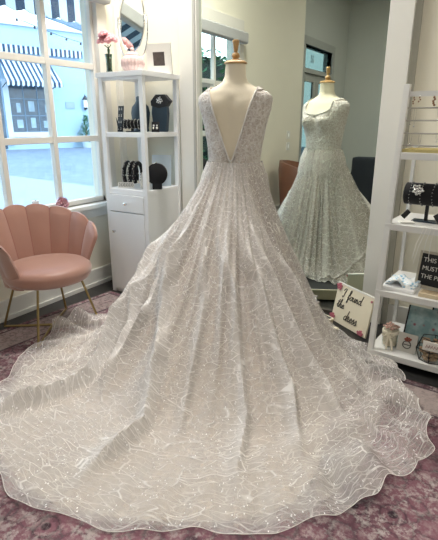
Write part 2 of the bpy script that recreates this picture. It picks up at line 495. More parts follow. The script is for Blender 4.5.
# ------------------------------------------------------------------ mirror
t = thing('wall_mirror', 'huge floor to ceiling wall mirror with white board frame behind the gown', 'mirror', (-1.37, 3.09, 0))
box('mirror_glass', (-.66, .68, -.010, 0, .02, 3.3), M_mirror, t)
box('side_board', (.665, .80, -.045, .005, 0, 3.42), M_trim, t, bevel=.004)
box('side_board', (-.80, -.645, -.045, .005, 0, 3.42), M_trim, t, bevel=.004)
box('side_moulding', (-.675, -.655, -.055, -.04, 0, 3.42), mat('grey bead', (.45, .45, .42), .5), t, bevel=.002)  # plain grey bead along the inner edge of the left board
box('edge_strip', (.80, .835, -.02, .005, 0, 3.42), mat('grey edge strip', (.42, .41, .35), .6), t, bevel=.002)
box('top_board', (-.645, .665, -.045, .005, 3.3, 3.42), M_trim, t, bevel=.004)
box('bottom_rail', (-.645, .665, -.03, .004, 0, .022), mat('dark rail', (.08, .07, .055), .6), t, bevel=.002)

# ------------------------------------------------------------------ fitting platform (turned with the dress form)
CX, CY = -1.305, 2.342
t = thing('fitting_platform', 'low fitting platform with charcoal carpet top and beige sides under the gown', 'platform', (CX, CY, .012), R(-26.6))
box('platform_side', (-.36, .25, -.36, .61, 0.0, .076), M_beigeside, t, bevel=.002)
box('platform_rim', (-.365, .255, -.365, .615, .072, .081), M_cream, t, bevel=.002)
box('carpet_top', (-.355, .245, -.355, .605, .0805, .0825), M_carpet, t, bevel=.002)
t = thing('step_box', 'short beige step box beside the carpeted fitting platform', 'step', (CX, CY, .012), R(-26.6))
box('step_side', (.26, .40, .08, .50, 0.002, .09), mat('olive board', (.16, .14, .09), .7), t, bevel=.002)
box('step_edge', (.258, .402, .078, .502, .088, .097), M_cream, t, bevel=.002)

# ------------------------------------------------------------------ dress form
form = thing('dress_form', 'cream linen dress form with turned wooden neck cap wearing the gown', 'mannequin', (CX, CY, .094), R(17))
ZO = .094
LV = [(.80, .170, .125, 0), (.90, .176, .128, 0), (1.00, .160, .118, 0), (1.10, .134, .102, 0), (1.17, .142, .106, 0), (1.25, .156, .112, .004), (1.32, .172, .116, .006),
      (1.37, .186, .114, .004), (1.405, .193, .106, .0), (1.43, .190, .096, 0), (1.45, .168, .086, -.003), (1.465, .135, .076, -.005), (1.48, .098, .067, -.006), (1.50, .069, .060, -.006), (1.53, .056, .055, -.003), (1.588, .053, .053, 0)]
def section(z):
    if z <= LV[0][0]: return LV[0][1:]
    for p, q in zip(LV, LV[1:]):
        if z <= q[0]:
            t = (z-p[0])/(q[0]-p[0]); t = t*t*(3-2*t)*.4 + t*.6
            return tuple(p[k]+(q[k]-p[k])*t for k in (1, 2, 3))
    return LV[-1][1:]
EXP = 2.5
def bodypt(z, ang, off=0.0):
    a, b, cy = section(z)
    c, s = math.cos(ang), math.sin(ang)
    e = 2/EXP if z < 1.5 else 1.0
    x = (a+off)*math.copysign(abs(c)**e, c); y = (b+off)*math.copysign(abs(s)**e, s)+cy
    if s > 0:   # bust
        for bx in (-.078, .078):
            y += .064*math.exp(-((x-bx)/.052)**2-((z-1.30)/.062)**2)*min(1, s*1.6)
    else:       # spine hollow, shoulder blades
        y += .010*math.exp(-(x/.03)**2)*(1 if 1.05 < z < 1.42 else .3)
        for bx in (-.085, .085):
            y -= .010*math.exp(-((x-bx)/.05)**2-((z-1.36)/.07)**2)
    return (x, y, z-ZO)
zs = [.80+.0125*i for i in range(64)]; zs = [z for z in zs if z < 1.588]+[1.588]
NA = 72
mb = MB().grid(lambda i, j: bodypt(zs[j], 2*PI*i/NA), NA, len(zs), True)
top = [i*len(zs)+len(zs)-1 for i in range(NA)]; bot = [i*len(zs) for i in range(NA)]
mb.f.append(tuple(top)); mb.f.append(tuple(reversed(bot)))
mb.build('torso', M_form, form, smooth=True)
mb = MB().lathe([(.052, 1.588-ZO), (.060, 1.590-ZO), (.060, 1.596-ZO), (.050, 1.603-ZO), (.025, 1.609-ZO)], 32)
mb.build('neck_cap', M_wood, form, smooth=True)
mb = MB().lathe([(.022, 1.606-ZO), (.022, 1.612-ZO), (.013, 1.616-ZO), (.020, 1.622-ZO), (.022, 1.630-ZO), (.017, 1.640-ZO), (.009, 1.645-ZO), (.011, 1.655-ZO), (.017, 1.690-ZO), (.018, 1.700-ZO), (.014, 1.705-ZO)], 24)
mb.build('finial', M_wood, form, smooth=True)
MB().lathe([(.015, 0.0), (.015, .72)], 12).build('pole', M_wood, form, smooth=True)
mb = MB()
for k in range(3):
    a = 2*PI*k/3+.5
    mb.tube([(0, 0, .12), (.10*math.cos(a), .10*math.sin(a), .09), (.2*math.cos(a), .2*math.sin(a), .012)], .011)
mb.build('tripod_base', M_wood, form, smooth=True)

# ------------------------------------------------------------------ gown
gown = thing('wedding_gown', 'ivory embroidered tulle wedding gown with deep V back and long spread train', 'dress', (CX, CY, .094), R(17))
GC, GS = math.cos(R(17)), math.sin(R(17))
def w2g(x, y, z):   # world offset about the form centre -> gown local
    return (x*GC + y*GS, -x*GS + y*GC, z-ZO)

# bodice halves: from the V edge at the back, round the side, to the front neckline
def vback(z):
    t = max(0, (z-1.095)/(1.462-1.095)); return .004 + .122*t**.95
def vfront(z):
    if z < 1.355: return 0.0
    t = (z-1.355)/.05; return .118 if t > 1 else .118*math.sqrt(max(0, 1-(1-t)**2))
def ang_at(z, v, off):
    a, b, cy = section(z); q = min(.9999, max(0, v/(a+off))); c = q**(EXP/2) if z < 1.5 else q
    return math.acos(c)
bz = [1.045+.0105*i for i in range(41)]; bz = [z for z in bz if z < 1.458]
NS = 40
def halfgrid(sgn, off):
    def fn(i, j):
        z = bz[j]; s = i/(NS-1)
        a0 = -ang_at(z, vback(z), off); a1 = ang_at(z, vfront(z), off) if vfront(z) > 0 else PI/2
        ang = a0+(a1-a0)*s
        ripple = .0015*math.sin(ang*37+z*90)*math.sin(z*120+ang*11)
        x, y, zz = bodypt(z, ang, off+ripple)
        return (sgn*x, y, zz)
    return fn
mb = MB()
for sgn in (-1, 1):
    for off in (.007,):
        mb.grid(halfgrid(sgn, off), NS, len(bz))
bod = mb.build('bodice', M_lace, gown, smooth=True, weld=True)
sm = bod.modifiers.new('solid', 'SOLIDIFY'); sm.thickness = .004; sm.offset = -1
# shoulder straps close the bodice over the top
for sgn in (-1, 1):
    def sfn(i, j):
        w = j/11; q = i/23
        z0 = bz[-1]; v = vback(z0)+.0+(.150-vback(z0))*w
        ab = ang_at(z0, v, .007)
        yb = bodypt(z0, -ab, .007)[1]; yf = bodypt(z0, ab, .007)[1]
        y = yb+(yf-yb)*q
        lo_, hi_ = 1.40, 1.50
        for _ in range(24):
            mz = (lo_+hi_)/2; A_, B_, C_y = section(mz)
            if (v/(A_+.007))**EXP+(abs(y-C_y)/(B_+.007))**EXP < 1: lo_ = mz
            else: hi_ = mz
        return (sgn*v, y, lo_-ZO+.003)
    o = MB().grid(sfn, 24, 12).build('strap', M_lace, gown, smooth=True)
    sm = o.modifiers.new('solid', 'SOLIDIFY'); sm.thickness = .004; sm.offset = 0
# beaded edging along the V and the neckline
for sgn in (-1, 1):
    pts = []
    for z in bz:
        if z > 1.09:
            x, y, zz = bodypt(z, -ang_at(z, vback(z), .007), .010); pts.append((sgn*x, y-.002, zz))
    MB().tube(pts, .0045, 6).build('back_edging', M_gowntrim, gown, smooth=True)
pts = []
for sgn in (-1, 1):
    seg = []
    for k in range(24):
        z = 1.3555+(bz[-1]-1.3555)*(k/23)**2
        x, y, zz = bodypt(z, ang_at(z, vfront(z), .007), .010); seg.append((sgn*x, y+.002, zz))
    pts += (list(reversed(seg)) if sgn < 0 else seg)
MB().tube(pts, .004, 6).build('neckline_edging', M_gowntrim, gown, smooth=True)
mb = MB()
for k in range(5):
    p = bodypt(1.10-.012*k, -PI/2, .016); mb.ball((0, p[1]-.002, p[2]), .006, 10)
mb.build('back_button', M_pearl, gown, smooth=True)

# skirt: hem outlines given as world points round the form centre
outer = [(-.46, 2.49), (-.36, 2.44), (-.24, 2.21), (-.12, 1.99), (-.085, 1.85), (-.16, 1.60), (-.30, 1.35), (-.42, 1.17), (-.60, 1.05), (-.82, .925), (-1.02, .83),
         (-1.20, .79), (-1.47, .82), (-1.74, .94), (-2.02, 1.22), (-2.13, 1.36), (-2.27, 1.68), (-2.30, 1.93), (-2.13, 2.12), (-1.93, 2.30), (-1.76, 2.50), (-1.60, 2.68), (-1.40, 2.80), (-1.20, 2.775),
         (-1.02, 2.74), (-.86, 2.72), (-.70, 2.68), (-.56, 2.58)]
inner = [(-.62, 2.46), (-.58, 2.35), (-.55, 2.15), (-.53, 1.98), (-.52, 1.80), (-.46, 1.55), (-.46, 1.32), (-.55, 1.17), (-.68, 1.06), (-.85, .965), (-1.03, .885),
         (-1.20, .845), (-1.46, .875), (-1.715, .985), (-1.97, 1.26), (-2.07, 1.41), (-2.16, 1.70), (-2.17, 1.92), (-2.02, 2.08), (-1.85, 2.26), (-1.70, 2.44), (-1.56, 2.60), (-1.39, 2.72), (-1.20, 2.70),
         (-1.04, 2.67), (-.90, 2.64), (-.78, 2.59), (-.68, 2.53)]
def polar(pts):
    pr = sorted((math.atan2(y-CY, x-CX) % (2*PI), math.hypot(x-CX, y-CY)) for x, y in pts)
    def f(a):
        a %= 2*PI; n = len(pr)
        for i in range(n):
            a0, r0 = pr[i]; a1, r1 = pr[(i+1) % n]
            if i == n-1: a1 += 2*PI
            aa = a if a >= a0 or i < n-1 else a+2*PI
            if i == n-1 and a < pr[0][0]: aa = a+2*PI
            if a0 <= aa <= a1:
                t = (aa-a0)/max(1e-6, a1-a0); rm = pr[i-1][1]; rp = pr[(i+2) % n][1]
                return .5*(2*r0+(r1-rm)*t+(2*rm-5*r0+4*r1-rp)*t*t+(3*r0-rm-3*r1+rp)*t**3)
        return pr[0][1]
    return f
Ro, Ri = polar(outer), polar(inner)
def gauss(a, c, w):
    d = (a-c+PI) % (2*PI)-PI; return math.exp(-(d/w)**2)
def sstep(x, a, b):
    t = min(1, max(0, (x-a)/(b-a))); return t*t*(3-2*t)
# big folds: angle (deg) along the radius, height, half width in metres, radius where it dies out
FOLDS = [
 ([(.15, 200), (.30, 208), (.55, 230), (.90, 247), (1.15, 249), (1.4, 246)], .060, .040, 1.50),
 ([(.15, 236), (.40, 252), (.70, 270), (1.0, 277), (1.3, 275)], .048, .042, 1.38),
 ([(.15, 186), (.30, 190), (.60, 212), (1.0, 232), (1.25, 234)], .022, .035, 1.20),
 ([(.15, 180), (.40, 192), (.70, 208), (1.1, 219)], .024, .032, 1.05),
 ([(.15, 210), (.40, 224), (.70, 246), (1.0, 260)], .040, .034, .92),
 ([(.15, 222), (.40, 236), (.60, 252)], .030, .024, .75),
 ([(.15, 176), (.50, 190), (1.0, 205)], .012, .034, 1.05),
 ([(.15, 262), (.50, 283), (1.0, 286)], .022, .026, 1.02),
 ([(.15, 284), (.50, 301), (.9, 303), (1.2, 300)], .036, .030, 1.22),
 ([(.15, 296), (.45, 315), (.8, 318), (1.15, 313)], .042, .032, 1.10),
 ([(.15, 305), (.45, 326), (.8, 332), (1.1, 329)], .040, .034, 1.00),
 ([(.15, 318), (.45, 340), (.8, 346)], .028, .034, .90),
 ([(.15, 274), (.40, 292), (.7, 294)], .018, .020, .70),
 ([(.15, 345), (.5, 4), (.8, 8)], .014, .03, .75),
 ([(.15, 20), (.5, 30)], .012, .03, .6), ([(.12, 60), (.5, 62)], .025, .028, .6), ([(.12, 95), (.5, 94)], .025, .028, .6), ([(.12, 125), (.5, 128)], .03, .03, .6), ([(.12, 152), (.6, 156)], .03, .03, .8),
]
def fold_at(a, r):
    tot = 0
    for path, h, w, rd in FOLDS:
        if r > rd+.2: continue
        if r <= path[0][0]: c = path[0][1]
        elif r >= path[-1][0]: c = path[-1][1]
        else:
            for p, q in zip(path, path[1:]):
                if r <= q[0]:
                    t = (r-p[0])/(q[0]-p[0]); c = p[1]+(q[1]-p[1])*t; break
        d = (a-R(c)+PI) % (2*PI)-PI
        m = d*max(.12, r)
        ww = w*(.55 if (m > 0) else 1.25)   # steeper on one side
        if abs(m) < 4*ww:
            tot += 1.45*h*math.exp(-abs(m/ww)**1.5)*(1-sstep(r, rd-.25, rd+.12))*(.35+.65*sstep(r, .18, .5))
    return tot
def pleat(a, r):
    aa = a+.05*math.sin(2.3*r)+.02*math.sin(5*r+a*3)
    def rdg(x): return 1-abs(math.sin(x))**.8*1.6
    return (.55*rdg(9*aa+.8*math.sin(3*aa)+.4)+.34*rdg(17*aa+1.7*math.sin(5*aa))*.9+.22*math.sin(53*aa+2.*math.sin(7*aa))/(1+1.2*r))
def skirt_point(a, s, hem, lift, ruffle, base=0.0):
    """a: angle, s 0..1 waist to hem"""
    rh = hem(a)
    a_, b_, cy = section(1.075)
    r0 = .138 - .022*abs(math.sin(a-R(17)))+base
    # radius where the cloth reaches the ground
    front = gauss(a, R(80), .75)
    rc = (1.02-.27*gauss(a, R(20), .6)-.20*gauss(a, R(192), .42))
    rc = min(rc, max(.42, rh*1.0))
    r = r0+(rh-r0)*s**1.15
    u = (r-r0)/(rc-r0)
    zg = .012 + .093*max(gauss(a, R(75), .62), 0)
    if u < 1: z = zg+(1.085-zg)*(1-u)**1.62
    else: z = zg
    fade = sstep(u, .0, .5)
    amp = (.011+.040*fade*(1-.75*sstep(r, .7, 1.1)))*(1-.55*gauss(a, R(278), .45))*(1-.65*gauss(a, R(203), .38))*(1-.6*gauss(a, R(15), .5))
    p = pleat(a, r)
    slope = min(1.9, 1.62*(1.08)/(rc-r0)*max(0, 1-u)**.62) if u < 1 else 0
    nl = math.hypot(slope, 1); nr, nz = slope/nl, 1/nl
    d = amp*p*(1.0 if u < 1 else .6)
    cr = fold_at(a, r)
    d += cr*sstep(u, .02, .35)*(1-.6*sstep(s, .85, 1.0))
    # low sweeping wrinkles across the train
    if r > .7:
        d += .007*sstep(r, .7, 1.1)*math.sin(9*r+7*a+2*math.sin(4*a))*math.sin(3.1*a+5*r)
    r2 = r+d*nr; z2 = z+d*nz
    if ruffle:
        e = sstep(s, .72, .97)
        side = gauss(a, R(352), .55)+.9*gauss(a, R(198), .30)+.25
        ru = math.sin(34*a+9*r)*.5+math.sin(19*a-14*r+1)*.5+.6*math.sin(61*a+6*r)
        z2 += e*side*(.034+.032*ru)*(1-.25*sstep(s, .97, 1))
        r2 += e*.018*math.sin(47*a+2)*side+.012*e*math.sin(23*a)
        z2 += .045*e*gauss(a, R(203), .20)*(1+.6*math.sin(40*a)+.5*math.sin(25*r))
        z2 += .030*gauss(s, .80, .12)*gauss(a, R(345), .55)*(1+math.sin(30*r+9*a+2*math.sin(6*a)))
    z2 = max(z2, zg+.001 if not ruffle else zg)
    if z2 > .78:
        sa, sb, _c = section(z2); al = a-R(17)
        rb = ((abs(math.cos(al))/sa)**EXP+(abs(math.sin(al))/(sb+.004))**EXP)**(-1/EXP)
        r2 = max(r2, rb+.011+base+.010*sstep(1.085-z2, 0, .1))
    z2 += lift
    return r2, z2
def skirt_mesh(name, hem, lift, ruffle, mt, NAZ, NR, base=0.0):
    mb = MB(); uvs = []
    pts = []
    for i in range(NAZ):
        a = 2*PI*i/NAZ
        for j in range(NR):
            s = j/(NR-1)
            r, z = skirt_point(a, s, hem, lift, ruffle, base)
            pts.append((r*math.cos(a), r*math.sin(a), z))
    cache = [w2g(*p) for p in pts]
    mb.grid(lambda i, j: cache[i*NR+j], NAZ, NR, True)
    o = mb.build(name, mt, gown, smooth=True)
    # cloth coordinates: developed outward so that the embroidery keeps its scale
    me = o.data; uvl = me.uv_layers.new(name='UVMap')
    arc = [0.0]*len(pts)
    for i in range(NAZ):
        for j in range(1, NR):
            p, q = pts[i*NR+j-1], pts[i*NR+j]
            arc[i*NR+j] = arc[i*NR+j-1]+math.hypot(math.hypot(p[0], p[1])-math.hypot(q[0], q[1]), (p[2]-q[2]))
    pol = me.uv_layers.new(name='Polar')
    bun = me.attributes.new('bunch', 'FLOAT', 'POINT')
    for k in range(len(pts)):
        x, y, _z = pts[k]; bun.data[k].value = min(1, fold_at(math.atan2(y, x) % (2*PI), math.hypot(x, y))/.035)
    for pf in me.polygons:
        ii = [v_//NR for v_ in pf.vertices]
        wrap = max(ii)-min(ii) > 5
        for li in pf.loop_indices:
            vi = me.loops[li].vertex_index; i = vi//NR; a = 2*PI*i/NAZ
            l = .25+arc[vi]*.62
            uvl.data[li].uv = (l*math.cos(a), l*math.sin(a))
            aa = a+(2*PI if wrap and i < 5 else 0)
            pol.data[li].uv = (aa*.62, arc[vi])
    return o
skirt_mesh('skirt_lining', Ri, 0.0, False, M_lining, 420, 110)
skirt_mesh('tulle_overlay', Ro, .007, True, M_tulle, 620, 170, .006)
mids = [((a[0]+b[0])/2, (a[1]+b[1])/2) for a, b in zip(outer, inner)]
Rm = polar(mids)
m, nt, b = new_mat('plain net')
tc = N(nt, 'ShaderNodeTexCoord'); n1 = N(nt, 'ShaderNodeTexNoise', Scale=14., Detail=3.); nt.links.new(tc.outputs['Object'], n1.inputs['Vector'])
b.inputs['Base Color'].default_value = (.70, .64, .59, 1); b.inputs['Roughness'].default_value = .8
nt.links.new(ramp(nt, n1.outputs['Fac'], [(.35, .28), (.65, .58)]).outputs[0], b.inputs['Alpha'])
skirt_mesh('net_underskirt', Rm, .0035, False, m, 420, 110, .003)
# rolled hem cord along the sheer edge
pts = []
for i in range(620):
    a = 2*PI*i/620; r, z = skirt_point(a, 1.0, Ro, .007, True, .006); pts.append(w2g(r*math.cos(a), r*math.sin(a), z))
MB().tube(pts, .0014, 5, closed=True).build('hem_cord', M_gowntrim, gown, smooth=True)

# ------------------------------------------------------------------ pink shell chair
ch = thing('shell_armchair', 'dusty pink scalloped shell armchair with thin brass legs by the window', 'chair', (-2.40, 1.87, 0.012), R(-8))
# local: +X is the sitting direction
def shell(i, j, side):
    NP = 9
    s = i/180; t = j/22
    ang = PI + R(118)*(2*s-1)
    ph = (s*NP) % 1.0
    bulge = math.sin(PI*ph)
    back = math.cos(PI*(s-.5))
    ztop = .60+.175*max(0, back)**.8
    ztop_s = ztop - .022*(1-bulge**.55)
    z0 = .34
    z = z0+(ztop_s-z0)*t
    flare = .225+.030*t+.058*t**1.5
    d = .007*bulge+.008
    r = flare+(d if side else -d-.004*bulge*sstep(t, .15, .5))*(1-.55*sstep(t, .88, 1.0))
    return (r*math.cos(ang)*1.0, r*math.sin(ang)*1.08, z)
mb = MB().grid(lambda i, j: shell(i, j, 1), 181, 23); n0 = len(mb.v)
mb.grid(lambda i, j: shell(i, j, 0), 181, 23)
def vi(i, j, k): return k*n0+i*23+j
for i in range(180):
    mb.f.append((vi(i, 22, 0), vi(i+1, 22, 0), vi(i+1, 22, 1), vi(i, 22, 1)))
    mb.f.append((vi(i, 0, 0), vi(i, 0, 1), vi(i+1, 0, 1), vi(i+1, 0, 0)))
for i in (0, 180):
    for j in range(22): mb.f.append((vi(i, j, 0), vi(i, j+1, 0), vi(i, j+1, 1), vi(i, j, 1)))
mb.build('backrest', M_pink, ch, smooth=True)
mb = MB()
for k in range(1, 9):
    pts = []
    for j in range(2, 23):
        x, y, z = shell(20*k, j, 0); pts.append((x*.995, y*.995, z))
    mb.tube(pts, .0022, 5)
mb.build('piping', M_seam, ch, smooth=True)
MB().lathe([(.02, .335), (.20, .335), (.238, .35), (.252, .375), (.256, .40), (.250, .425), (.225, .442), (.14, .450), (.02, .452)], 48, M=Matrix.Translation((.02, 0, 0)), sx=1.02, sy=1.06).build('seat', M_pink, ch, smooth=True)
MB().lathe([(.02, .325), (.17, .325), (.19, .337), (.02, .337)], 32).build('seat_frame', M_gold, ch, smooth=True)
for sx, sy in ((1, 1), (1, -1), (-1, 1), (-1, -1)):
    tx, ty = .13*sx+.01, .15*sy; bx, by = .195*sx+.01, .225*sy
    if (sx, sy) == (-1, -1): bx -= .05; by += .02
    MB().tube([(tx, ty, .335), (bx, by, .012), ], .0075, 10).build('leg', M_gold, ch, smooth=True)
mb = MB()
mb.tube([(.205, .225, .010), (-.235, -.205, .010)], .008, 8)
mb.build('base_bar', M_gold, ch, smooth=True)
mb = MB(); mb.tube([(.205, -.225, .010), (.02, -.02, .019), (-.185, .225, .010)], .008, 8)
mb.build('base_bar', M_gold, ch, smooth=True)

# ------------------------------------------------------------------ tower cabinet
cab = thing('display_cabinet', 'tall slim white display cabinet with open shelves above a drawer and door', 'cabinet', (-2.582, 2.63, 0))
W, D, HT = .402, .42, 1.63
mb = MB()
for (x, y) in ((0, 0), (W-.032, 0), (0, D-.032), (W-.032, D-.032)):
    pass
for (x, y) in ((0, 0), (W-.036, 0), (0, D-.030), (W-.036, D-.030)):
    box('corner_post', (x, x+.036, y, y+.030, 0.0, HT-.035), M_white, cab, bevel=.003)
box('top_panel', (-.012, W+.012, -.012, D, HT-.035, HT), M_white, cab, bevel=.004)
box('shelf', (.008, W-.008, .006, D-.004, 1.195, 1.228), M_white, cab, bevel=.003)
box('shelf', (.008, W-.008, .006, D-.004, .785, .822), M_white, cab, bevel=.003)
box('top_rail', (.036, W-.036, .004, .024, HT-.055, HT-.034), M_white, cab, bevel=.002)
mb = MB(); mb.box(W-.026, W-.010, .030, D-.030, .04, .786); mb.box(.010, .026, .030, D-.030, .04, .786); mb.box(.036, W-.036, D-.02, D-.008, .04, .786); mb.box(.030, W-.030, .012, D-.02, .0, .06)
mb.build('body_panel', M_white, cab)
dw = box('drawer', (.038, W-.038, -.004, .02, .655, .782), M_white, cab, bevel=.003)
MB().lathe([(.006, 0), (.006, .012), (.012, .018), (.011, .026), (.004, .029)], 16, M=Matrix.Translation((W/2, -.004, .718)) @ Matrix.Rotation(PI/2, 4, 'X')).build('knob', M_chrome, dw, smooth=True)
dd = box('door', (.038, W-.038, -.004, .02, .03, .648), M_white, cab, bevel=.003)
MB().lathe([(.006, 0), (.006, .012), (.012, .018), (.011, .026), (.004, .029)], 16, M=Matrix.Translation((.075, -.004, .50)) @ Matrix.Rotation(PI/2, 4, 'X')).build('knob', M_chrome, dd, smooth=True)

# --- things on top of the cabinet
def rose(mb, c, r, M=None):
    for k in range(26):
        a = k*2.4; q = k/26; rr = r*(.15+.75*q)
        th = a; el = 1.25-1.5*q
        p = (c[0]+rr*math.cos(th)*math.cos(el*.6), c[1]+rr*math.sin(th)*math.cos(el*.6), c[2]+r*.65*math.sin(el))
        mb.ball(p, r*.34, 8, (1, 1, .6))
t = thing('flower_vase', 'slim clear vase of pink roses at left end of the white cabinet top', 'vase', (-2.56, 2.73, HT))
MB().lathe([(.020, 0), (.024, .004), (.020, .03), (.022, .10), (.027, .13), (.024, .13), (.019, .10), (.017, .03), (.012, .010)], 24).build('glass', M_greengl, t, smooth=True)
mb = MB()
for dx in (-.006, .006, 0): mb.tube([(dx, 0, .02), (-dx*1.5, .004, .16), (dx*5, 0, .19)], .0035, 6)
mb.build('stem', M_leaf, t, smooth=True)
mb = MB()
for c, r in (((-.042, 0, .215), .044), ((.038, -.01, .215), .044), ((-.005, -.02, .250), .044), ((.01, .03, .235), .04), ((-.03, .02, .245), .036)): rose(mb, c, r)
mb.build('bloom', M_petal, t, smooth=True)

t = thing('vanity_mirror', 'oval tilting chrome vanity mirror standing on the white cabinet', 'vanity mirror', (-2.42, 2.84, HT), R(4))
MB().lathe([(.070, 0), (.072, .006), (.05, .012), (.012, .018), (.008, .022)], 32).build('base', M_chrome, t, smooth=True)
pts = [(.128*math.cos(a), 0, .30+.235*math.sin(a)) for a in [R(160+k*6.1) for k in range(0, 37)]]
MB().tube(pts, .005, 8).build('yoke', M_chrome, t, smooth=True)
MB().tube([(0, 0, .015), (0, 0, .068)], .007, 8).build('stem', M_chrome, t, smooth=True)
Mm = Matrix.Translation((0, 0, .345)) @ Matrix.Rotation(R(-5), 4, 'X')
MB().tube([(.104*math.cos(2*PI*k/48), 0, .205*math.sin(2*PI*k/48)) for k in range(48)], .006, 8, closed=True, M=Mm).build('rim', M_chrome, t, smooth=True)
MB().prism([(.102*math.cos(2*PI*k/48), .203*math.sin(2*PI*k/48)) for k in range(48)], -.003, .003, M=Mm).build('mirror_disc', M_mirror, t)

t = thing('ribbed_jar', 'blush pink ribbed glass jar with lid on the front of the white cabinet', 'jar', (-2.33, 2.72, HT))
MB().lathe([(.045, 0), (.055, .004), (.074, .03), (.080, .055), (.074, .08), (.056, .10), (.045, .105), (.04, .10)], 120, flute=.05, nf=20).build('bowl', M_blush, t, smooth=True)
MB().lathe([(.050, .104), (.050, .110), (.038, .122), (.012, .130), (.010, .136), (.015, .145), (.009, .155), (.002, .158)], 48, flute=.02, nf=20).build('lid', M_blush, t, smooth=True)

t = thing('picture_frame', 'white framed small dark picture leaning at right of the cabinet top', 'picture frame', (-2.255, 2.93, HT), R(14))
Mt = Matrix.Rotation(R(8), 4, 'X')
mb = MB()
mb.box(-.095, .095, -.008, .008, 0, .055, Mt); mb.box(-.095, .095, -.008, .008, .145, .20, Mt); mb.box(-.095, -.045, -.008, .008, .055, .145, Mt); mb.box(.045, .095, -.008, .008, .055, .145, Mt)
mb.build('frame', M_trim, t)
mb = MB().box(-.046, .046, -.003, .003, .054, .146, Mt); mb.build('picture', mat('dark photo', (.06, .05, .045), .3, var=.9, scale=30), t)

# --- jewellery on the cabinet's upper shelf (z 1.228) and lower shelf (z .822)
def earring_card(loc, w, h, rows, label, lean=8, rz=0, cols=2, size=.005):
    t = thing('earring_card', label, 'earring card', loc, rz)
    Mt = Matrix.Rotation(R(-lean), 4, 'X')
    MB().box(-w/2, w/2, -.002, .002, 0, h, Mt).build('card', M_card, t)
    MB().prism([(-w/3, 0), (w/3, 0), (0, h*.6)], 0, .002, M=Mt @ Matrix.Rotation(R(28), 4, 'X')).build('easel', M_card, t)
    for r in range(rows):
        for c in range(cols):
            mb = MB(); x = (c-(cols-1)/2)*w*.42; z = h*(r+.5)/rows
            mb.ball((x, -.006, z+size), size*.8, 8, M=Mt); mb.ball((x, -.006, z-size*.9), size, 8, M=Mt)
            mb.build('earring', M_pearl, t, smooth=True)
    return t
earring_card((-2.52, 2.76, 1.229), .052, .185, 4, 'tall black card with four pairs of pearl earrings on upper cabinet shelf')
earring_card((-2.218, 2.80, 1.229), .06, .072, 1, 'short black card with one pair of silver drop earrings on upper cabinet shelf', rz=R(15), size=.009)

def neck_bust(loc, label, hexa=False, rz=0):
    t = thing('necklace_bust', label, 'necklace display', loc, rz)
    if not hexa:
        prof = [(.045, 0), (.055, .004), (.052, .02), (.060, .06), (.066, .11), (.058, .145), (.036, .165), (.027, .18), (.028, .20), (.02, .205)]
        MB().lathe(prof, 28, sx=1.0, sy=.55).build('bust', M_navy, t, smooth=True)
    else:
        MB().prism([(-.04, 0), (.05, 0), (.062, .12), (.058, .165), (-.05, .165), (-.055, .12)], -.02, .02).build('bust', M_navy, t, bevel=.008)
        MB().prism([(-.055, .165), (-.058, .195), (-.02, .235), (.045, .235), (.085, .195), (.06, .160), (0, .15)], -.022, .022).build('collar', M_card, t, bevel=.004)
        mb = MB()
        for k in range(14):
            a = k*2.4; rr = .022*math.sqrt(k/14); mb.ball((.012+rr*math.cos(a), -.028, .198+rr*math.sin(a)), .006, 8)
        mb.build('brooch', M_silver, t, smooth=True)
    return t
neck_bust((-2.40, 2.86, 1.229), 'rounded slate necklace bust at the back of upper cabinet shelf').scale = (1.25, 1.25, 1.22)
neck_bust((-2.24, 2.89, 1.229), 'slate necklace bust with faceted black collar and silver flower brooch', True, R(10)).scale = (1.1, 1.1, 1.1)

def bracelet_roll(loc, L, r, n, label, rz=0, z=.055, stand=True, mtl=None):
    t = thing('bracelet_roll', label, 'bracelet display', loc, rz)
    MB().lathe([(r*.9, -L/2), (r, -L/2+.004), (r, L/2-.004), (r*.9, L/2)], 28, M=Matrix.Translation((0, 0, z)) @ Matrix.Rotation(PI/2, 4, 'Y')).build('roll', M_black, t, smooth=True)
    if stand:
        MB().box(-.008, .008, -.008, .008, .004, z-r*.8).build('stem', M_card, t)
        box('base', (-L*.28, L*.28, -.035, .035, 0, .006), M_navy, t, bevel=.002)
    for k in range(n):
        x = -L/2+L*(k+.6)/(n+.2); mb = MB()
        for q in range(22):
            a = 2*PI*q/22; wob = .002*math.sin(3*a+k)
            mb.ball((x+wob, (r+.003)*math.cos(a), z+(r+.003)*math.sin(a)), .0042, 6)
        mb.build('bracelet', mtl or M_silver, t, smooth=True)
    return t
bracelet_roll((-2.40, 2.76, 1.229), .14, .030, 5, 'black roll of silver bracelets on upper cabinet shelf before the bust', R(20), z=.055)
# headband display on the lower shelf
def headband_display(x, y, rz, label, band_mat):
    t = thing('headband', label, 'headband', (x, y, .823), rz, 'bridal headbands on the lower cabinet shelf')
    pts = [(0, .082*math.cos(a), .092+.088*math.sin(a)) for a in [R(-35+k*10) for k in range(26)]]
    MB().tube(pts, .015, 8).build('band', M_black, t, smooth=True)
    mb = MB()
    for k in range(24):
        a = R(-30+k*10); mb.ball((-.006+.006*math.sin(k*2), .092*math.cos(a), .092+.100*math.sin(a)), .0065, 6)
    mb.build('beading', band_mat, t, smooth=True)
    return t
headband_display(-2.50, 2.80, R(20), 'black headband with silver beading, leftmost on the lower cabinet shelf', M_silver)
headband_display(-2.45, 2.80, R(20), 'black headband with pearl beading, second on the lower cabinet shelf', M_pearl)
headband_display(-2.40, 2.80, R(20), 'black headband with crystal beading beside the pale tiara', M_silver)
t = thing('tiara', 'pale silver leafy tiara on the right of the beaded headbands', 'tiara', (-2.34, 2.78, .823), R(20))
mb = MB()
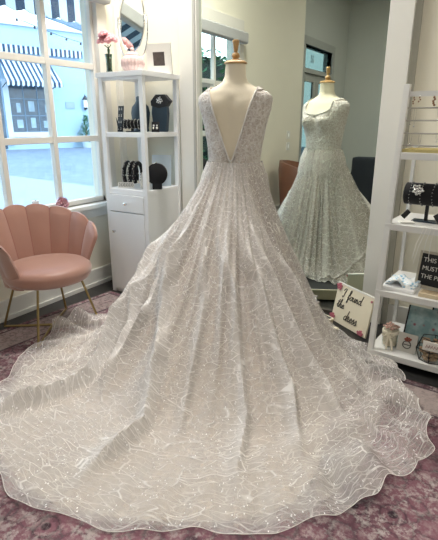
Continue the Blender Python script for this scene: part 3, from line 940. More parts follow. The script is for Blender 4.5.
for k in range(60):
    a = R(10+160*(k/59)); h = .05+.045*abs(math.sin(k*.7)); mb.ball((.004*math.sin(k), .05*math.cos(a), h*math.sin(a)+.015), .006, 6, (1, .6, 1.3))
for k in range(14):
    a = R(10+160*(k/13)); mb.tube([(0, .05*math.cos(a), 0), (0, .052*math.cos(a), .09*math.sin(a)+.01)], .0025, 5)
mb.build('leaves', M_pearl, t, smooth=True)
t = thing('round_display', 'round black velvet display disc on a small foot, lower cabinet shelf', 'display', (-2.205+.0, 2.78, .823), R(35))
MB().lathe([(.07, -.03), (.078, -.024), (.078, .024), (.07, .03)], 36, M=Matrix.Translation((0, 0, .11)) @ Matrix.Rotation(PI/2, 4, 'X')).build('disc', M_black, t, smooth=True)
box('foot', (-.035, .035, -.03, .03, 0, .05), M_black, t, bevel=.004)
mb = MB(); mb.ball((-.02, -.004, .185), .008, 8, (1.8, 1, .7)); mb.ball((-.002, -.004, .192), .006, 8); mb.build('hair_pin', M_silver, t, smooth=True)
o = MB().box(-.075, .075, -.001, .001, 0, .24, Matrix.Rotation(R(-16), 4, 'X')).build('paper_sheet', mat('pale blue sheet', (.62, .72, .80), .4))
o.location = (-2.29, 2.94, .823); o.rotation_euler = (0, 0, R(30)); tag(o, 'pale blue-white sheet leaning behind the round black display disc', 'sheet')
t = thing('price_card', 'white folded price cards with black print before the headbands', 'price card', (-2.44, 2.70, .823), R(20))
MB().box(-.065, .065, -.002, .0, 0, .045, Matrix.Rotation(R(-20), 4, 'X')).build('card', M_paper, t)
mb = MB()
for k in range(9):
    x = -.055+.013*k; mb.tube([(x, -.003, .01), (x+.008, -.006, .022), (x+.002, -.010, .036)], .0018, 5, M=Matrix.Rotation(R(-20), 4, 'X'))
mb.build('print', M_ink, t)

# --- on the window sill
t = thing('crystal_bowl', 'pink faceted crystal bowl on the window sill behind the chair', 'bowl', (-2.765, 2.36, WZ0))
M_pinkgl = glass_mat('pink crystal', (.75, .45, .50), 1.3, rough=.1)
MB().lathe([(.025, 0), (.03, .003), (.04, .03), (.044, .055), (.038, .08), (.022, .092), (.005, .096)], 40, flute=.05, nf=12).build('body', M_pinkgl, t, smooth=True)
mb = MB()
for k in range(50):
    a = k*2.399; h = .02+.07*((k*7) % 11)/11; rr = .045*math.sin(PI*(h+.02)/.12); mb.ball((rr*math.cos(a), rr*math.sin(a), h), .006, 6)
mb.build('facets', mat('pink crystal facet', (.72, .42, .46), .2, var=.3, scale=80), t, smooth=True)
t = thing('tea_light', 'small white candle cup on the window sill, left of the pink bowl', 'candle', (-2.765, 2.13, WZ0))
MB().lathe([(.018, 0), (.022, .004), (.024, .098), (.020, .098), (.018, .08), (.002, .078)], 20).build('cup', M_white, t, smooth=True)
MB().tube([(0, 0, .075), (0, .001, .105)], .002, 5).build('wick', M_ink, t)

# ------------------------------------------------------------------ ladder shelf on the right
SH = thing('ladder_shelf', 'white open display shelf with necklace rails at the right of the mirror', 'shelf unit', (-.485, 2.63, 0), R(-5))
SW = .80
def lean(z): return -.13+.155*(z/1.48)
for x in (-.022, SW):
    mb = MB()
    vs = [(x, lean(0)-.012, 0), (x+.030, lean(0)-.012, 0), (x+.030, lean(0)+.016, 0), (x, lean(0)+.016, 0)]
    vt = [(x, lean(1.48)-.012, 1.48), (x+.030, lean(1.48)-.012, 1.48), (x+.030, lean(1.48)+.016, 1.48), (x, lean(1.48)+.016, 1.48)]
    mb.add(vs+vt, [(3, 2, 1, 0), (4, 5, 6, 7), (0, 1, 5, 4), (1, 2, 6, 5), (2, 3, 7, 6), (3, 0, 4, 7)])
    mb.build('front_post', M_shelfwhite, SH, bevel=.003)
    box('back_post', (x, x+.02, .33, .352, 0, 1.17), M_shelfwhite, SH, bevel=.003)
SZ = [1.15, .785, .42, .075]
for z in SZ:
    y0 = lean(z)-.014
    box('shelf', (-.022 if z < 1 else .009, SW+.01, y0, .335, z-.035, z), M_shelfwhite, SH, bevel=.003)
mb = MB().box(.009, SW, lean(1.44)-.004, lean(1.44)+.006, 1.42, 1.445); mb.build('top_rail', M_shelfwhite, SH)
for z in (1.366, 1.306, 1.244, 1.185):
    MB().tube([(.009, lean(z)+.002, z), (SW, lean(z)+.002, z)], .004, 8).build('necklace_rail', mat('pewter rail', (.42, .40, .36), .4, metal=.6), SH, smooth=True)
# gold tray on the top shelf
def on_shelf(x, y, z):
    c, s = math.cos(R(-5)), math.sin(R(-5)); return (-.485+x*c-y*s, 2.63+x*s+y*c, z)
t = thing('gold_tray', 'shallow gilt-edged tray on the top shelf below the necklace rails', 'tray', on_shelf(.20, .07, 1.151), R(-5))
M_gilt = mat('gilt edge', (.62, .52, .24), .4, metal=.5)
box('tray_base', (-.185, .30, -.07, .09, 0, .004), M_cream, t)
mb = MB(); mb.box(-.19, .305, -.075, -.068, 0, .016); mb.box(-.19, .305, .088, .095, 0, .016); mb.box(-.19, -.183, -.068, .088, 0, .016); mb.box(.298, .305, -.068, .088, 0, .016); mb.build('rim', M_gilt, t, bevel=.001)
# earrings and necklaces hanging from the rails
def hang_loc(x, z): return on_shelf(x, lean(z)-.006, z)
for k, (x, n) in enumerate(((.035, 4), (.062, 3), (.13, 5), (.16, 4))):
    lb = ['short bronze drop earring hanging leftmost on the top rail', 'short bronze drop earring hanging second on the top rail', 'cluster earring of amber stones right of centre on the top rail', 'amber drop earring at right of the amber cluster'][k]
    t = thing('hanging_earring', lb, 'earring', hang_loc(x, 1.42), R(-5), 'earrings on the top rail')
    mb = MB()
    for q in range(n): mb.ball((.004*math.sin(q*2), -.006, -.006-.009*q), .0042 if k < 2 else .006, 8)
    mb.build('beads', mat('bronze', (.25, .13, .07), .4, metal=.5), t, smooth=True)
    mb = MB().tube([(0, -.002, .004), (0, -.006, .0)], .0015, 5); mb.build('hook', M_chrome, t)
for k, (x, z, ln) in enumerate(((.03, 1.366, .075), (.05, 1.366, .085), (.16, 1.366, .055), (.185, 1.366, .07), (.17, 1.244, .035), (.20, 1.244, .03), (.045, 1.244, .05), (.09, 1.244, .06))):
    lb = ('fine silver necklace hanging from the %s necklace rail, %s') % (('second' if z > 1.3 else 'fourth'), ['at far left', 'next to the far left one', 'near the middle', 'right of the middle one', 'near the middle', 'right of the middle one', 'at far left', 'between left end and middle'][k])
    t = thing('hanging_necklace', lb, 'necklace', hang_loc(x, z), R(-5), 'fine necklaces on the rails')
    mb = MB()
    mb.tube([(-.006, -.003, .003), (-.005, -.003, -ln*.6), (0, -.003, -ln), (.005, -.003, -ln*.6), (.006, -.003, .003)], .0011, 5)
    mb.build('chain', mat('fine chain', (.5, .47, .42), .3, metal=.7), t)
    mb = MB(); mb.ball((0, -.004, -ln-.003), .0045, 8); mb.build('pendant', M_silver, t, smooth=True)

# shelf 2 (z .785)
t = bracelet_roll(on_shelf(.145, .10, .786), .24, .058, 4, 'large black velvet roll with crystal bracelets on the second shelf', R(-5), z=.145)
mb = MB()
for k in range(16):
    a = k*2.4; rr = .022*math.sqrt(k/16); mb.ball((-.045+rr*math.cos(a)*1.3, -.062-.002*(k % 3), .175-.0*k+rr*math.sin(a)*1.2), .007, 8, (1.2, .5, .8))
mb.build('flower_brooch', M_silver, t, smooth=True)
mb = MB()
for k in range(12):
    a = k*2.4; rr = .02*math.sqrt(k/12); mb.ball((.085+rr*math.cos(a), -.062, .13+rr*math.sin(a)*1.6), .007, 8, (1, .5, 1))
mb.build('gold_brooch', mat('pale gold', (.75, .62, .42), .3, metal=.7), t, smooth=True)
for k, (x, y, rz, a) in enumerate(((.065, .0, 30, 38), (.235, -.03, -20, -35))):
    lb = ('small black price tag hanging below the left of the velvet roll', 'black price tag with silver rim hanging at right of the velvet roll')[k]
    t = thing('price_tag', lb, 'price tag', on_shelf(x, y, .80), R(-5))
    Mt = Matrix.Translation((0, 0, .035)) @ Matrix.Rotation(R(a), 4, 'Y')
    MB().box(-.013-.006*k, .013+.006*k, -.002, .002, -.024, .024, Mt).build('tag', M_card, t)
    mb = MB(); mb.tube([(-.013-.006*k, -.003, -.024), (.013+.006*k, -.003, -.024), (.013+.006*k, -.003, .024), (-.013-.006*k, -.003, .024)], .0018, 5, closed=True, M=Mt); mb.build('rim', M_silver, t)
o = MB().box(-.035, .035, -.03, .03, 0, .004).build('white_card', M_paper); o.location = on_shelf(.07, .02, .7865); o.rotation_euler = (0, 0, R(20)); tag(o, 'blank white card lying at the left end of the second shelf', 'card')
t = thing('pearl_strand', 'long white thread necklaces hanging over the second shelf edge', 'necklace', on_shelf(.17, lean(.785)-.025, .79), R(-5))
for k, (dx, ln, sw) in enumerate(((0, .17, -.03), (.014, .20, -.035), (.035, .13, -.012), (.05, .16, .0))):
    MB().tube([(dx+.02, .02, .002), (dx+.01, 0, .0), (dx+sw*.5, -.004, -ln*.5), (dx+sw, -.003, -ln)], .0016, 5).build('strand', M_pearl, t)

# shelf 3 (z .42)
t = thing('napkin_tray', 'white tray with blue and white flowered cloth on the third shelf', 'tray', on_shelf(.085, .06, .421), R(-5))
box('tray', (-.085, .085, -.13, .08, 0, .018), M_white, t, bevel=.004)
m, nt, b = new_mat('blue floral cloth')
tc = N(nt, 'ShaderNodeTexCoord'); vo = N(nt, 'ShaderNodeTexVoronoi', Scale=60.); nt.links.new(tc.outputs['Object'], vo.inputs['Vector'])
rr_ = ramp(nt, vo.outputs['Distance'], [(0, (.10, .26, .42)), (.35, (.35, .55, .68)), (.5, (.78, .80, .80))]); nt.links.new(rr_.outputs[0], b.inputs['Base Color']); b.inputs['Roughness'].default_value = .8
M_blueflo = m
def cloth(i, j):
    x = -.08+.16*i/40; y = -.10+.17*j/30
    return (x, y, .026+.012*math.sin(38*x+3*math.sin(30*y))*math.cos(33*y+11*x)+.012*math.sin(90*x+50*y)*.4+.02*math.exp(-((x+.03)/.03)**2))
o = MB().grid(cloth, 41, 31).build('cloth', M_blueflo, t, smooth=True); sm = o.modifiers.new('s', 'SOLIDIFY'); sm.thickness = .003
t = thing('letter_board', 'small black letter board in pale frame on the third shelf', 'sign', on_shelf(.245, .075, .421), R(-14))
Mt = Matrix.Rotation(R(-10), 4, 'X')
MB().box(-.10, .12, -.004, .006, .012, .192, Mt).build('board', M_card, t)
mb = MB(); mb.box(-.112, .132, -.010, .010, 0, .014, Mt); mb.box(-.112, .132, -.010, .010, .19, .203, Mt); mb.box(-.112, -.10, -.010, .010, .014, .19, Mt); mb.box(.12, .132, -.010, .010, .014, .19, Mt); mb.build('frame', mat('pale oak frame', (.50, .45, .36), .6), t)
for k, line in enumerate(('THIS', 'MUST BE', 'THE PLACE')):
    text('lettering', line, .034, M_paper, t, Mt @ Matrix.Translation((-.088, -.0055, .145-.046*k)) @ Matrix.Rotation(PI/2, 4, 'X'))
t = thing('wooden_plaque', 'flat pale wooden plaque lying before the letter board', 'plaque', on_shelf(.25, -.035, .421), R(-5))
MB().box(-.055, .15, -.045, .03, 0, .022).build('block', mat('pale wood', (.62, .52, .36), .6, var=.2, scale=14), t, bevel=.003)
MB().box(-.045, .14, -.035, .022, .022, .024).build('label', mat('printed label', (.35, .27, .17), .6, var=.8, scale=50), t)

# bottom shelf (z .075)
t = thing('gift_jar', 'glass jar wrapped with cream ribbon bow on the bottom shelf at left', 'jar', on_shelf(.065, -.02, .076), R(-5))
MB().lathe([(.035, 0), (.042, .003), (.045, .03), (.045, .085), (.040, .105), (.044, .118), (.041, .118), (.037, .105), (.042, .085), (.042, .03), (.03, .006)], 32).build('jar', M_clear, t, smooth=True)
mb = MB().lathe([(.036, .008), (.039, .03), (.039, .08), (.03, .09)], 24); mb.build('filling', mat('cream filling', (.70, .60, .47), .8, var=.25, scale=70), t, smooth=True)
mb = MB()
for k in range(30):
    a = k*2.4; rr = .042*math.sqrt(k/30); mb.ball((rr*math.cos(a), rr*math.sin(a), .118+.006*math.sin(k)), .009, 6, (1, 1, .5))
mb.build('dried_flowers', mat('dusty pink flowers', (.52, .33, .27), .8, var=.3, scale=80), t, smooth=True)
M_rib = mat('cream ribbon', (.80, .74, .60), .5, var=.08)
mb = MB()
mb.lathe([(.0465, .078), (.0475, .082), (.0475, .092), (.0465, .096)], 32)
for sgn in (-1, 1):
    mb.tube([(0, -.05, .086), (sgn*.02, -.06, .098), (sgn*.032, -.058, .084), (sgn*.02, -.055, .074), (0, -.05, .084)], .005, 6)
    mb.tube([(0, -.05, .084), (sgn*.012+.012, -.062, .05), (sgn*.016+.018, -.066, .002)], [.005, .007, .006], 6)
mb.build('ribbon', M_rib, t, smooth=True)
# teal flowered boxes
m, nt, b = new_mat('teal floral print')
tc = N(nt, 'ShaderNodeTexCoord'); vo = N(nt, 'ShaderNodeTexVoronoi', Scale=22.); nt.links.new(tc.outputs['Object'], vo.inputs['Vector'])
n1 = N(nt, 'ShaderNodeTexNoise', Scale=14., Detail=4.); nt.links.new(tc.outputs['Object'], n1.inputs['Vector'])
bs = ramp(nt, n1.outputs['Fac'], [(.4, (.22, .36, .38)), (.6, (.45, .58, .58))]).outputs[0]
fl = ramp(nt, vo.outputs['Distance'], [(.12, 1.0), (.25, 0.0)]).outputs[0]
sc_ = N(nt, 'ShaderNodeSeparateColor'); nt.links.new(vo.outputs['Color'], sc_.inputs[0])
fc = mixc(nt, sc_.outputs[0], (.03, .08, .12), (.40, .10, .12))
nt.links.new(mixc(nt, fl, bs, fc), b.inputs['Base Color']); b.inputs['Roughness'].default_value = .35
M_teal = m
for k, (x, y, z, h, lb) in enumerate(((.225, .02, .076, .235, 'teal flowered photo album leaning on the bottom shelf behind the ring card'), (.33, .14, .076, .30, 'taller pale teal flowered album behind the front album'))):
    t = thing('flowered_album', lb, 'album', on_shelf(x, y, z), R(-9))
    Mt = Matrix.Rotation(R(-18), 4, 'X')
    MB().box(-.10, .13, -.008, .008, .0, h, Mt).build('cover', M_teal, t)
    MB().box(-.108, -.10, -.010, .010, .0, h, Mt).build('spine', M_card, t)
t = thing('ring_card', 'white card with a drawn gemstone ring on the bottom shelf', 'card', on_shelf(.165, -.055, .076), R(-9))
Mt = Matrix.Rotation(R(-12), 4, 'X')
MB().box(-.052, .052, -.003, .003, 0, .105, Mt).build('card', mat('grey card', (.55, .53, .48), .6), t)
mb = MB(); mb.tube([(.022*math.cos(2*PI*k/24), -.005, .042+.020*math.sin(2*PI*k/24)) for k in range(24)], .0022, 6, closed=True, M=Mt)
mb.tube([(-.022, -.005, .042), (.022, -.005, .042)], .002, 6, M=Mt); mb.build('ring_drawing', M_ink, t)
mb = MB()
for k in range(9): mb.ball((.012*math.cos(k*2.4)*math.sqrt(k/9)*1.6, -.006, .074+.008*math.sin(k*2.4)), .006, 8, M=Mt)
mb.build('gem_drawing', mat('rust red ink', (.30, .09, .06), .6), t, smooth=True)
t = thing('nut_terrarium', 'faceted glass box of walnut-brown pebbles at the right of the bottom shelf', 'terrarium', on_shelf(.30, -.075, .076), R(-5))
hx = [(.085*math.cos(R(60*k+30)), .065*math.sin(R(60*k+30))) for k in range(6)]
mb = MB()
for k in range(6):
    a, b2 = hx[k], hx[(k+1) % 6]
    for z1, z2, s1, s2 in ((0, .07, .72, 1.0), (.07, .13, 1.0, .72)):
        mb.add([(a[0]*s1, a[1]*s1, z1), (b2[0]*s1, b2[1]*s1, z1), (b2[0]*s2, b2[1]*s2, z2), (a[0]*s2, a[1]*s2, z2)], [(0, 1, 2, 3)])
mb.build('glass', M_clear, t, weld=True)
mb = MB()
for k in range(6):
    a, b2 = hx[k], hx[(k+1) % 6]
    mb.tube([(a[0]*.72, a[1]*.72, .002), (a[0], a[1], .07), (a[0]*.72, a[1]*.72, .13)], .0025, 5)
    for z, s1 in ((.002, .72), (.07, 1), (.13, .72)): mb.tube([(a[0]*s1, a[1]*s1, z), (b2[0]*s1, b2[1]*s1, z)], .0025, 5)
mb.build('leading', M_card, t, smooth=True)
mb = MB()
for k in range(130):
    a = random.uniform(0, 2*PI); h = random.uniform(.012, .115); q = (.72+.28*h/.07) if h < .07 else (1-.28*(h-.07)/.06)
    rr = random.uniform(.35, .84)*q; mb.ball((.072*rr*math.cos(a), .055*rr*math.sin(a), h), .0115, 8, (1.1, .9, .85))
o = mb.build('pebbles', mat('walnut pebbles', (.38, .26, .16), .6, var=.45, scale=40), t, smooth=True); o['kind'] = 'stuff'
MB().box(-.035, .06, -.072, -.068, .085, .135).build('label', M_paper, t)
mb = MB()
for q in range(5): mb.tube([(-.02+.013*q, -.074, .100), (-.014+.013*q, -.074, .118), (-.011+.013*q, -.074, .104)], .0013, 4)
mb.build('label_writing', mat('red brown ink', (.25, .08, .06), .6), t)

# ------------------------------------------------------------------ "I found the dress" board
P0 = Vector((-.870, 2.945, .012)); P1 = Vector((-.590, 2.752, .012))
sd = (P1-P0); SWD = sd.length; ang = math.atan2(sd.y, sd.x)
sg = thing('wedding_sign', 'cream board with handwriting I found the dress, leaning by the ladder shelf', 'sign', P0, ang)
Mt = Matrix.Rotation(R(-10), 4, 'X')
SHH = .262
MB().box(0, SWD, -.006, .006, 0, SHH, Mt).build('board', M_cream, sg, bevel=.002)
MB().box(-.002, SWD+.002, -.008, .008, SHH-.002, SHH+.006, Mt).build('edge', M_trim, sg, bevel=.001)
def catmull(pts, n=6):
    out = []
    P = [pts[0]]+list(pts)+[pts[-1]]
    for i in range(1, len(P)-2):
        for k in range(n):
            t = k/n; p0, p1, p2, p3 = P[i-1], P[i], P[i+1], P[i+2]
            out.append(tuple(.5*(2*p1[d]+(p2[d]-p0[d])*t+(2*p0[d]-5*p1[d]+4*p2[d]-p3[d])*t*t+(3*p1[d]-p0[d]-3*p2[d]+p3[d])*t**3) for d in (0, 1)))
    out.append(pts[-1]); return out
# cursive strokes, x-height 1
G = {
 'I': (1.1, [[(.0, 1.6), (.3, 2.2), (.8, 2.1), (.55, 1.2), (.4, .25), (.1, .0), (-.1, .3)]]),
 'f': (.85, [[(.0, .4), (.5, 1.2), (.8, 2.1), (.55, 2.3), (.4, 1.6), (.25, .3), (.1, -.9), (.3, -.7), (.35, .0), (.8, .4)], [(.1, 1.0), (.8, 1.1)]]),
 'o': (.95, [[(.6, .95), (.2, .8), (.05, .35), (.3, .0), (.65, .25), (.7, .75), (.45, .98), (.6, .8), (.95, .8)]]),
 'u': (1.0, [[(.1, 1.0), (.1, .3), (.3, .0), (.6, .3), (.75, 1.0), (.7, .3), (.85, .0), (1.05, .3)]]),
 'n': (1.0, [[(.05, .9), (.15, .9), (.1, .0), (.25, .7), (.5, 1.0), (.65, .75), (.6, .2), (.75, .0), (1.0, .3)]]),
 'd': (1.0, [[(.7, .8), (.35, 1.0), (.05, .5), (.25, .0), (.6, .3), (.85, 1.3), (.98, 2.3), (.8, 1.0), (.75, .2), (.95, .0), (1.1, .2)]]),
 't': (.7, [[(.0, .4), (.35, 1.2), (.5, 2.0), (.35, .8), (.3, .2), (.45, .0), (.7, .3)], [(.0, 1.35), (.75, 1.5)]]),
 'h': (1.05, [[(.0, .4), (.5, 1.5), (.6, 2.2), (.4, 2.1), (.25, 1.0), (.1, .0), (.3, .7), (.55, 1.0), (.7, .7), (.62, .2), (.8, .0), (1.05, .3)]]),
 'e': (.8, [[(.0, .4), (.5, .6), (.6, .9), (.35, 1.0), (.1, .5), (.3, .0), (.8, .35)]]),
 'r': (.75, [[(.0, .4), (.25, 1.15), (.45, .9), (.35, .3), (.45, .0), (.75, .3)]]),
 's': (.75, [[(.0, .35), (.4, 1.15), (.5, .6), (.45, .1), (.15, .0), (.3, .05), (.75, .35)]]),
}
def script(word, x0, z0, h):
    mb = MB(); x = x0
    for c in word:
        if c == ' ': x += h*.7; continue
        w, st = G[c]
        for s_ in st:
            pts = [(x+(p[0]+.18*p[1])*h, -.0075, z0+p[1]*h) for p in catmull(s_)]
            mb.tube(pts, .0026, 5, M=Mt)
        x += w*h
    return mb
script('I found', .062, .182, .0275).build('lettering', M_ink, sg)
script('the', .028, .105, .0275).build('lettering', M_ink, sg)
script('dress', .118, .042, .031).build('lettering', M_ink, sg)
for (x, z) in ((.022, SHH-.02), (.012, .028), (SWD-.045, .012), (SWD-.008, SHH-.025)):
    mb = MB(); small = x > .25 and z > .1
    for k in range(12 if not small else 5):
        a = k*2.4; rr = (.020 if not small else .008)*math.sqrt(k/12+.05); mb.ball((x+rr*1.3*math.cos(a), -.012, max(.008, z+rr*math.sin(a))), .008 if not small else .005, 8, (1, .6, 1), M=Mt)
    mb.build('corner_rose', M_rose, sg, smooth=True)

# ------------------------------------------------------------------ furniture seen in the mirror
def tub_chair(x, y, rz, lb):
    t = thing('tub_armchair', lb, 'armchair', (x, y, 0), rz, 'brown leather tub armchairs')
    def f(i, j, side):
        s = i/48; a = PI+R(115)*(2*s-1); tt = j/10
        top = .66+.14*max(0, math.cos(PI*(s-.5))); r = .32+.05*tt+(.045 if side else -.045)*(1-.5*sstep(tt, .8, 1))
        return (r*math.cos(a), r*math.sin(a), .18+(top-.18)*tt)
    mb = MB().grid(lambda i, j: f(i, j, 1), 49, 11); n0 = len(mb.v); mb.grid(lambda i, j: f(i, j, 0), 49, 11)
    for i in range(48):
        for j in (0, 10): mb.f.append((i*11+j, (i+1)*11+j, n0+(i+1)*11+j, n0+i*11+j))
    for i in (0, 48):
        for j in range(10): mb.f.append((i*11+j, i*11+j+1, n0+i*11+j+1, n0+i*11+j))
    mb.build('backrest', M_brown, t, smooth=True)
    MB().lathe([(.05, .2), (.27, .2), (.285, .24), (.285, .38), (.25, .42), (.05, .43)], 32).build('seat', M_brown, t, smooth=True)
    for k in range(4):
        a = R(45+90*k); MB().tube([(.2*math.cos(a), .2*math.sin(a), .2), (.25*math.cos(a), .25*math.sin(a), .005)], .015, 8).build('leg', M_card, t)
tub_chair(-2.30, -.02, R(-15), 'brown leather tub armchair nearer the mirror by the left wall')
tub_chair(-2.30, -.84, R(0), 'brown leather tub armchair farther from the mirror beside the sofa')
t = thing('sofa', 'dark navy sofa seen in the mirror at the far end of the shop', 'sofa', (-1.0, -1.5, 0), R(0))
box('base', (-1.0, 1.0, -.42, .40, .12, .40), M_sofa, t, bevel=.03)
box('backrest', (-1.0, 1.0, .28, .50, .12, .80), M_sofa, t, bevel=.05)
box('armrest', (-1.02, -.84, -.42, .45, .12, .62), M_sofa, t, bevel=.05)
box('armrest', (.84, 1.02, -.42, .45, .12, .62), M_sofa, t, bevel=.05)
for x in (-.84, 0.0): box('cushion', (x+.01, x+.83, -.42, .27, .40, .52), M_sofa, t, bevel=.035)
for x in (-.9, .9):
    for y in (-.35, .38): MB().tube([(x, y, .13), (x, y, 0.003)], .02, 8).build('leg', M_card, t)

# ------------------------------------------------------------------ outside
m, nt, b = new_mat('brick paving')
tc = N(nt, 'ShaderNodeTexCoord'); br = N(nt, 'ShaderNodeTexBrick', Scale=1.0)
br.inputs['Color1'].default_value = (.13, .155, .19, 1); br.inputs['Color2'].default_value = (.17, .20, .235, 1); br.inputs['Mortar'].default_value = (.10, .12, .14, 1)
br.inputs['Brick Width'].default_value = .5; br.inputs['Row Height'].default_value = .25; br.inputs['Mortar Size'].default_value = .02
nt.links.new(tc.outputs['Object'], br.inputs['Vector']); nt.links.new(br.outputs['Color'], b.inputs['Base Color']); b.inputs['Roughness'].default_value = .8
M_paving = m
struct(box('ground', (-40, XD-.26, -20, 45, -.16, -.06), M_paving))
M_conc = mat('pale concrete', (.23, .235, .225), .85, var=.14, scale=9)
mb = MB(); mb.add([(-3.3, -10, -.06), (-3.3, 7.45, -.06), (-7.7, 7.45, -.06), (-11.5, 7.95, -.06), (-24, 9.0, -.06), (-24, -10, -.06)] , [(5, 4, 3, 2, 1, 0)])
mb.add([(-3.3, -10, -.045), (-3.3, 7.45, -.045), (-7.7, 7.45, -.045), (-11.5, 7.95, -.045), (-24, 9.0, -.045), (-24, -10, -.045)], [(0, 1, 2, 3, 4, 5)])
struct(mb.build('floor_plaza', M_conc))

M_facade = mat('pale blue render', (.27, .385, .49), .8, var=.03, scale=2)
M_frameblue = mat('white window frame', (.45, .52, .58), .6)
M_shop = mat('dark shop window', (.03, .055, .08), .12, var=.8, scale=3)
m, nt, b = new_mat('awning stripes')
tc = N(nt, 'ShaderNodeTexCoord'); sep = N(nt, 'ShaderNodeSeparateXYZ'); nt.links.new(tc.outputs['Object'], sep.inputs[0])
fr = math_n(nt, 'FRACT', math_n(nt, 'MULTIPLY', sep.outputs[0], 1/.21)); k_ = math_n(nt, 'GREATER_THAN', fr, .5)
nt.links.new(mixc(nt, k_, (.42, .48, .54), (.012, .03, .06)), b.inputs['Base Color']); b.inputs['Roughness'].default_value = .8
M_stripe = m
m, nt, b = new_mat('awning stripes fine')
tc = N(nt, 'ShaderNodeTexCoord'); sep = N(nt, 'ShaderNodeSeparateXYZ'); nt.links.new(tc.outputs['Object'], sep.inputs[0])
fr = math_n(nt, 'FRACT', math_n(nt, 'MULTIPLY', sep.outputs[0], 1/.235)); k_ = math_n(nt, 'GREATER_THAN', fr, .48)
nt.links.new(mixc(nt, k_, (.42, .50, .58), (.012, .03, .06)), b.inputs['Base Color']); b.inputs['Roughness'].default_value = .8
M_stripe2 = m
FO = (-21.43, 16.567, 0); FR = PI/2-R(18)      # local +X along the facade, -Y toward the shop
bd = thing('shop_building', 'pale blue rendered shop building across the plaza outside the window', 'building', FO, FR)
box('facade', (-12, 14, 0, 4, -.06, 5.75), M_facade, bd)
box('parapet', (-12.1, 14.1, -.12, 4.1, 5.75, 6.0), M_frameblue, bd)
w_ = box('shopfront_window', (-.75, 1.35, -.04, .02, .78, 3.3), M_shop, bd)
mb = MB()
mb.box(-1.02, -.75, -.1, .02, .2, 3.3); mb.box(1.35, 1.50, -.1, .02, .45, 3.3); mb.box(-1.02, 1.5, -.12, .02, .55, .80); 
mb.build('window_surround', M_frameblue, bd)
mb = MB()
for x in (-.05, .65): mb.box(x-.025, x+.025, -.06, 0, .8, 3.3)
for z in (1.6, 2.4): mb.box(-.75, 1.35, -.06, 0, z-.025, z+.025)
mb.build('window_bars', mat('slate bars', (.10, .16, .22), .6), w_)
mb = MB()
for (x, z, ww, hh) in ((-.5, 1.0, .3, .4), (.2, 1.0, .25, .5), (.85, 1.0, .3, .35), (.15, 1.8, .3, .5), (-.45, 1.75, .2, .45), (1.0, 1.75, .2, .4)): mb.box(x, x+ww, -.05, 0, z, z+hh)
mb.build('goods', mat('goods in window', (.25, .33, .38), .6, var=.5, scale=4), w_)
dk = box('doorway', (-2.4, -1.1, -.05, .02, 0, 3.2), M_shop, bd)
for (x0_, x1_, x2_, x3_, tp, bt, lb) in ((-1.35, 1.72, -.95, 1.35, 4.05, 2.95, 0),):
    t = thing('striped_awning', 'navy and white striped awning over the shop window across the plaza', 'awning', FO, FR)
    mb = MB()
    # sloping front and side cheeks
    mb.add([(-1.0, 0, 4.35), (1.35, 0, 4.35), (1.55, -1.3, 3.15), (-1.2, -1.3, 3.15), (-1.0, 0, 4.30), (1.35, 0, 4.30), (1.55, -1.3, 3.10), (-1.2, -1.3, 3.10)],
           [(0, 1, 2, 3), (7, 6, 5, 4), (0, 4, 5, 1), (1, 5, 6, 2), (2, 6, 7, 3), (3, 7, 4, 0)])
    mb.build('canopy', M_stripe2, t)
    mb = MB()
    for k in range(24):
        a = -1.2+2.75*k/24; c = -1.2+2.75*(k+1)/24; mb.box(a, c, -1.31, -1.29, 2.92+.04*(k % 2), 3.12)
    mb.build('valance', M_stripe2, t)
    mb = MB(); mb.tube([(1.5, -1.25, 3.1), (1.4, 0, 2.9)], .02, 6); mb.tube([(-1.15, -1.25, 3.1), (-1.0, 0, 2.9)], .02, 6); mb.build('bracket', M_card, t)
t = thing('upper_awning_trim', 'row of navy and white scallops above the striped awning', 'awning', FO, FR)
mb = MB()
for k in range(24): mb.box(-2.4+.235*k, -2.4+.235*k+.235, -.22, -.12, 4.5-.0*k, 4.85)
mb.build('scallop_row', M_stripe2, t)
t = thing('wall_lantern', 'black carriage lantern with pale glass on the blue wall outside', 'lantern', (0, 0, 0)); t.location = FO; t.rotation_euler = (0, 0, FR)
LX = 3.2
Ml = Matrix.Translation((LX, -.22, 0))
MB().lathe([(.02, 2.72), (.03, 2.66), (.15, 2.50), (.19, 2.44), (.02, 2.44)], 8, M=Ml).build('cap', M_card, t)
MB().lathe([(.13, 2.44), (.10, 2.05), (.02, 2.04)], 8, M=Ml).build('lamp_glass', mat('frosted lamp glass', (.75, .74, .66), .3), t)
mb = MB().lathe([(.11, 2.05), (.09, 2.0), (.02, 1.93)], 8, M=Ml); mb.tube([(LX, -.2, 2.0), (LX, -.1, 1.9), (LX, 0, 2.0)], .025, 6); mb.build('bracket', M_card, t)
t = thing('wall_plaque', 'small grey notice plaque on the blue wall left of the lantern', 'plaque', FO, FR)
box('plate', (2.15, 2.66, -.04, 0, 1.98, 2.32), mat('slate plate', (.20, .27, .33), .5, var=.1), t)
mb = MB()
for z in (2.23, 2.17, 2.11, 2.05): mb.box(2.22, 2.58, -.045, -.038, z-.008, z+.008)
mb.build('engraving', mat('engraving', (.30, .37, .43), .5), t)
t = thing('conifer_shrub', 'small green conifer shrub against the blue wall outside', 'shrub', FO, FR)
mb = MB(); random.seed(3)
for k in range(520):
    h = random.random()**1.3; a = random.uniform(0, 2*PI)
    rad = .45*(1-h)**.8*random.uniform(.4, 1)+.03
    c = (2.98+rad*math.cos(a)-.25*(1-h)*(k % 2), -.55+rad*math.sin(a), .25+1.35*h)
    d = Vector((math.cos(a), math.sin(a), .6)).normalized()*.16; sdv = Vector((-math.sin(a), math.cos(a), 0))*.035; c = Vector(c)
    mb.add([c-sdv, c+sdv, c+d], [(0, 1, 2)])
mb.build('foliage', M_leaf, t)
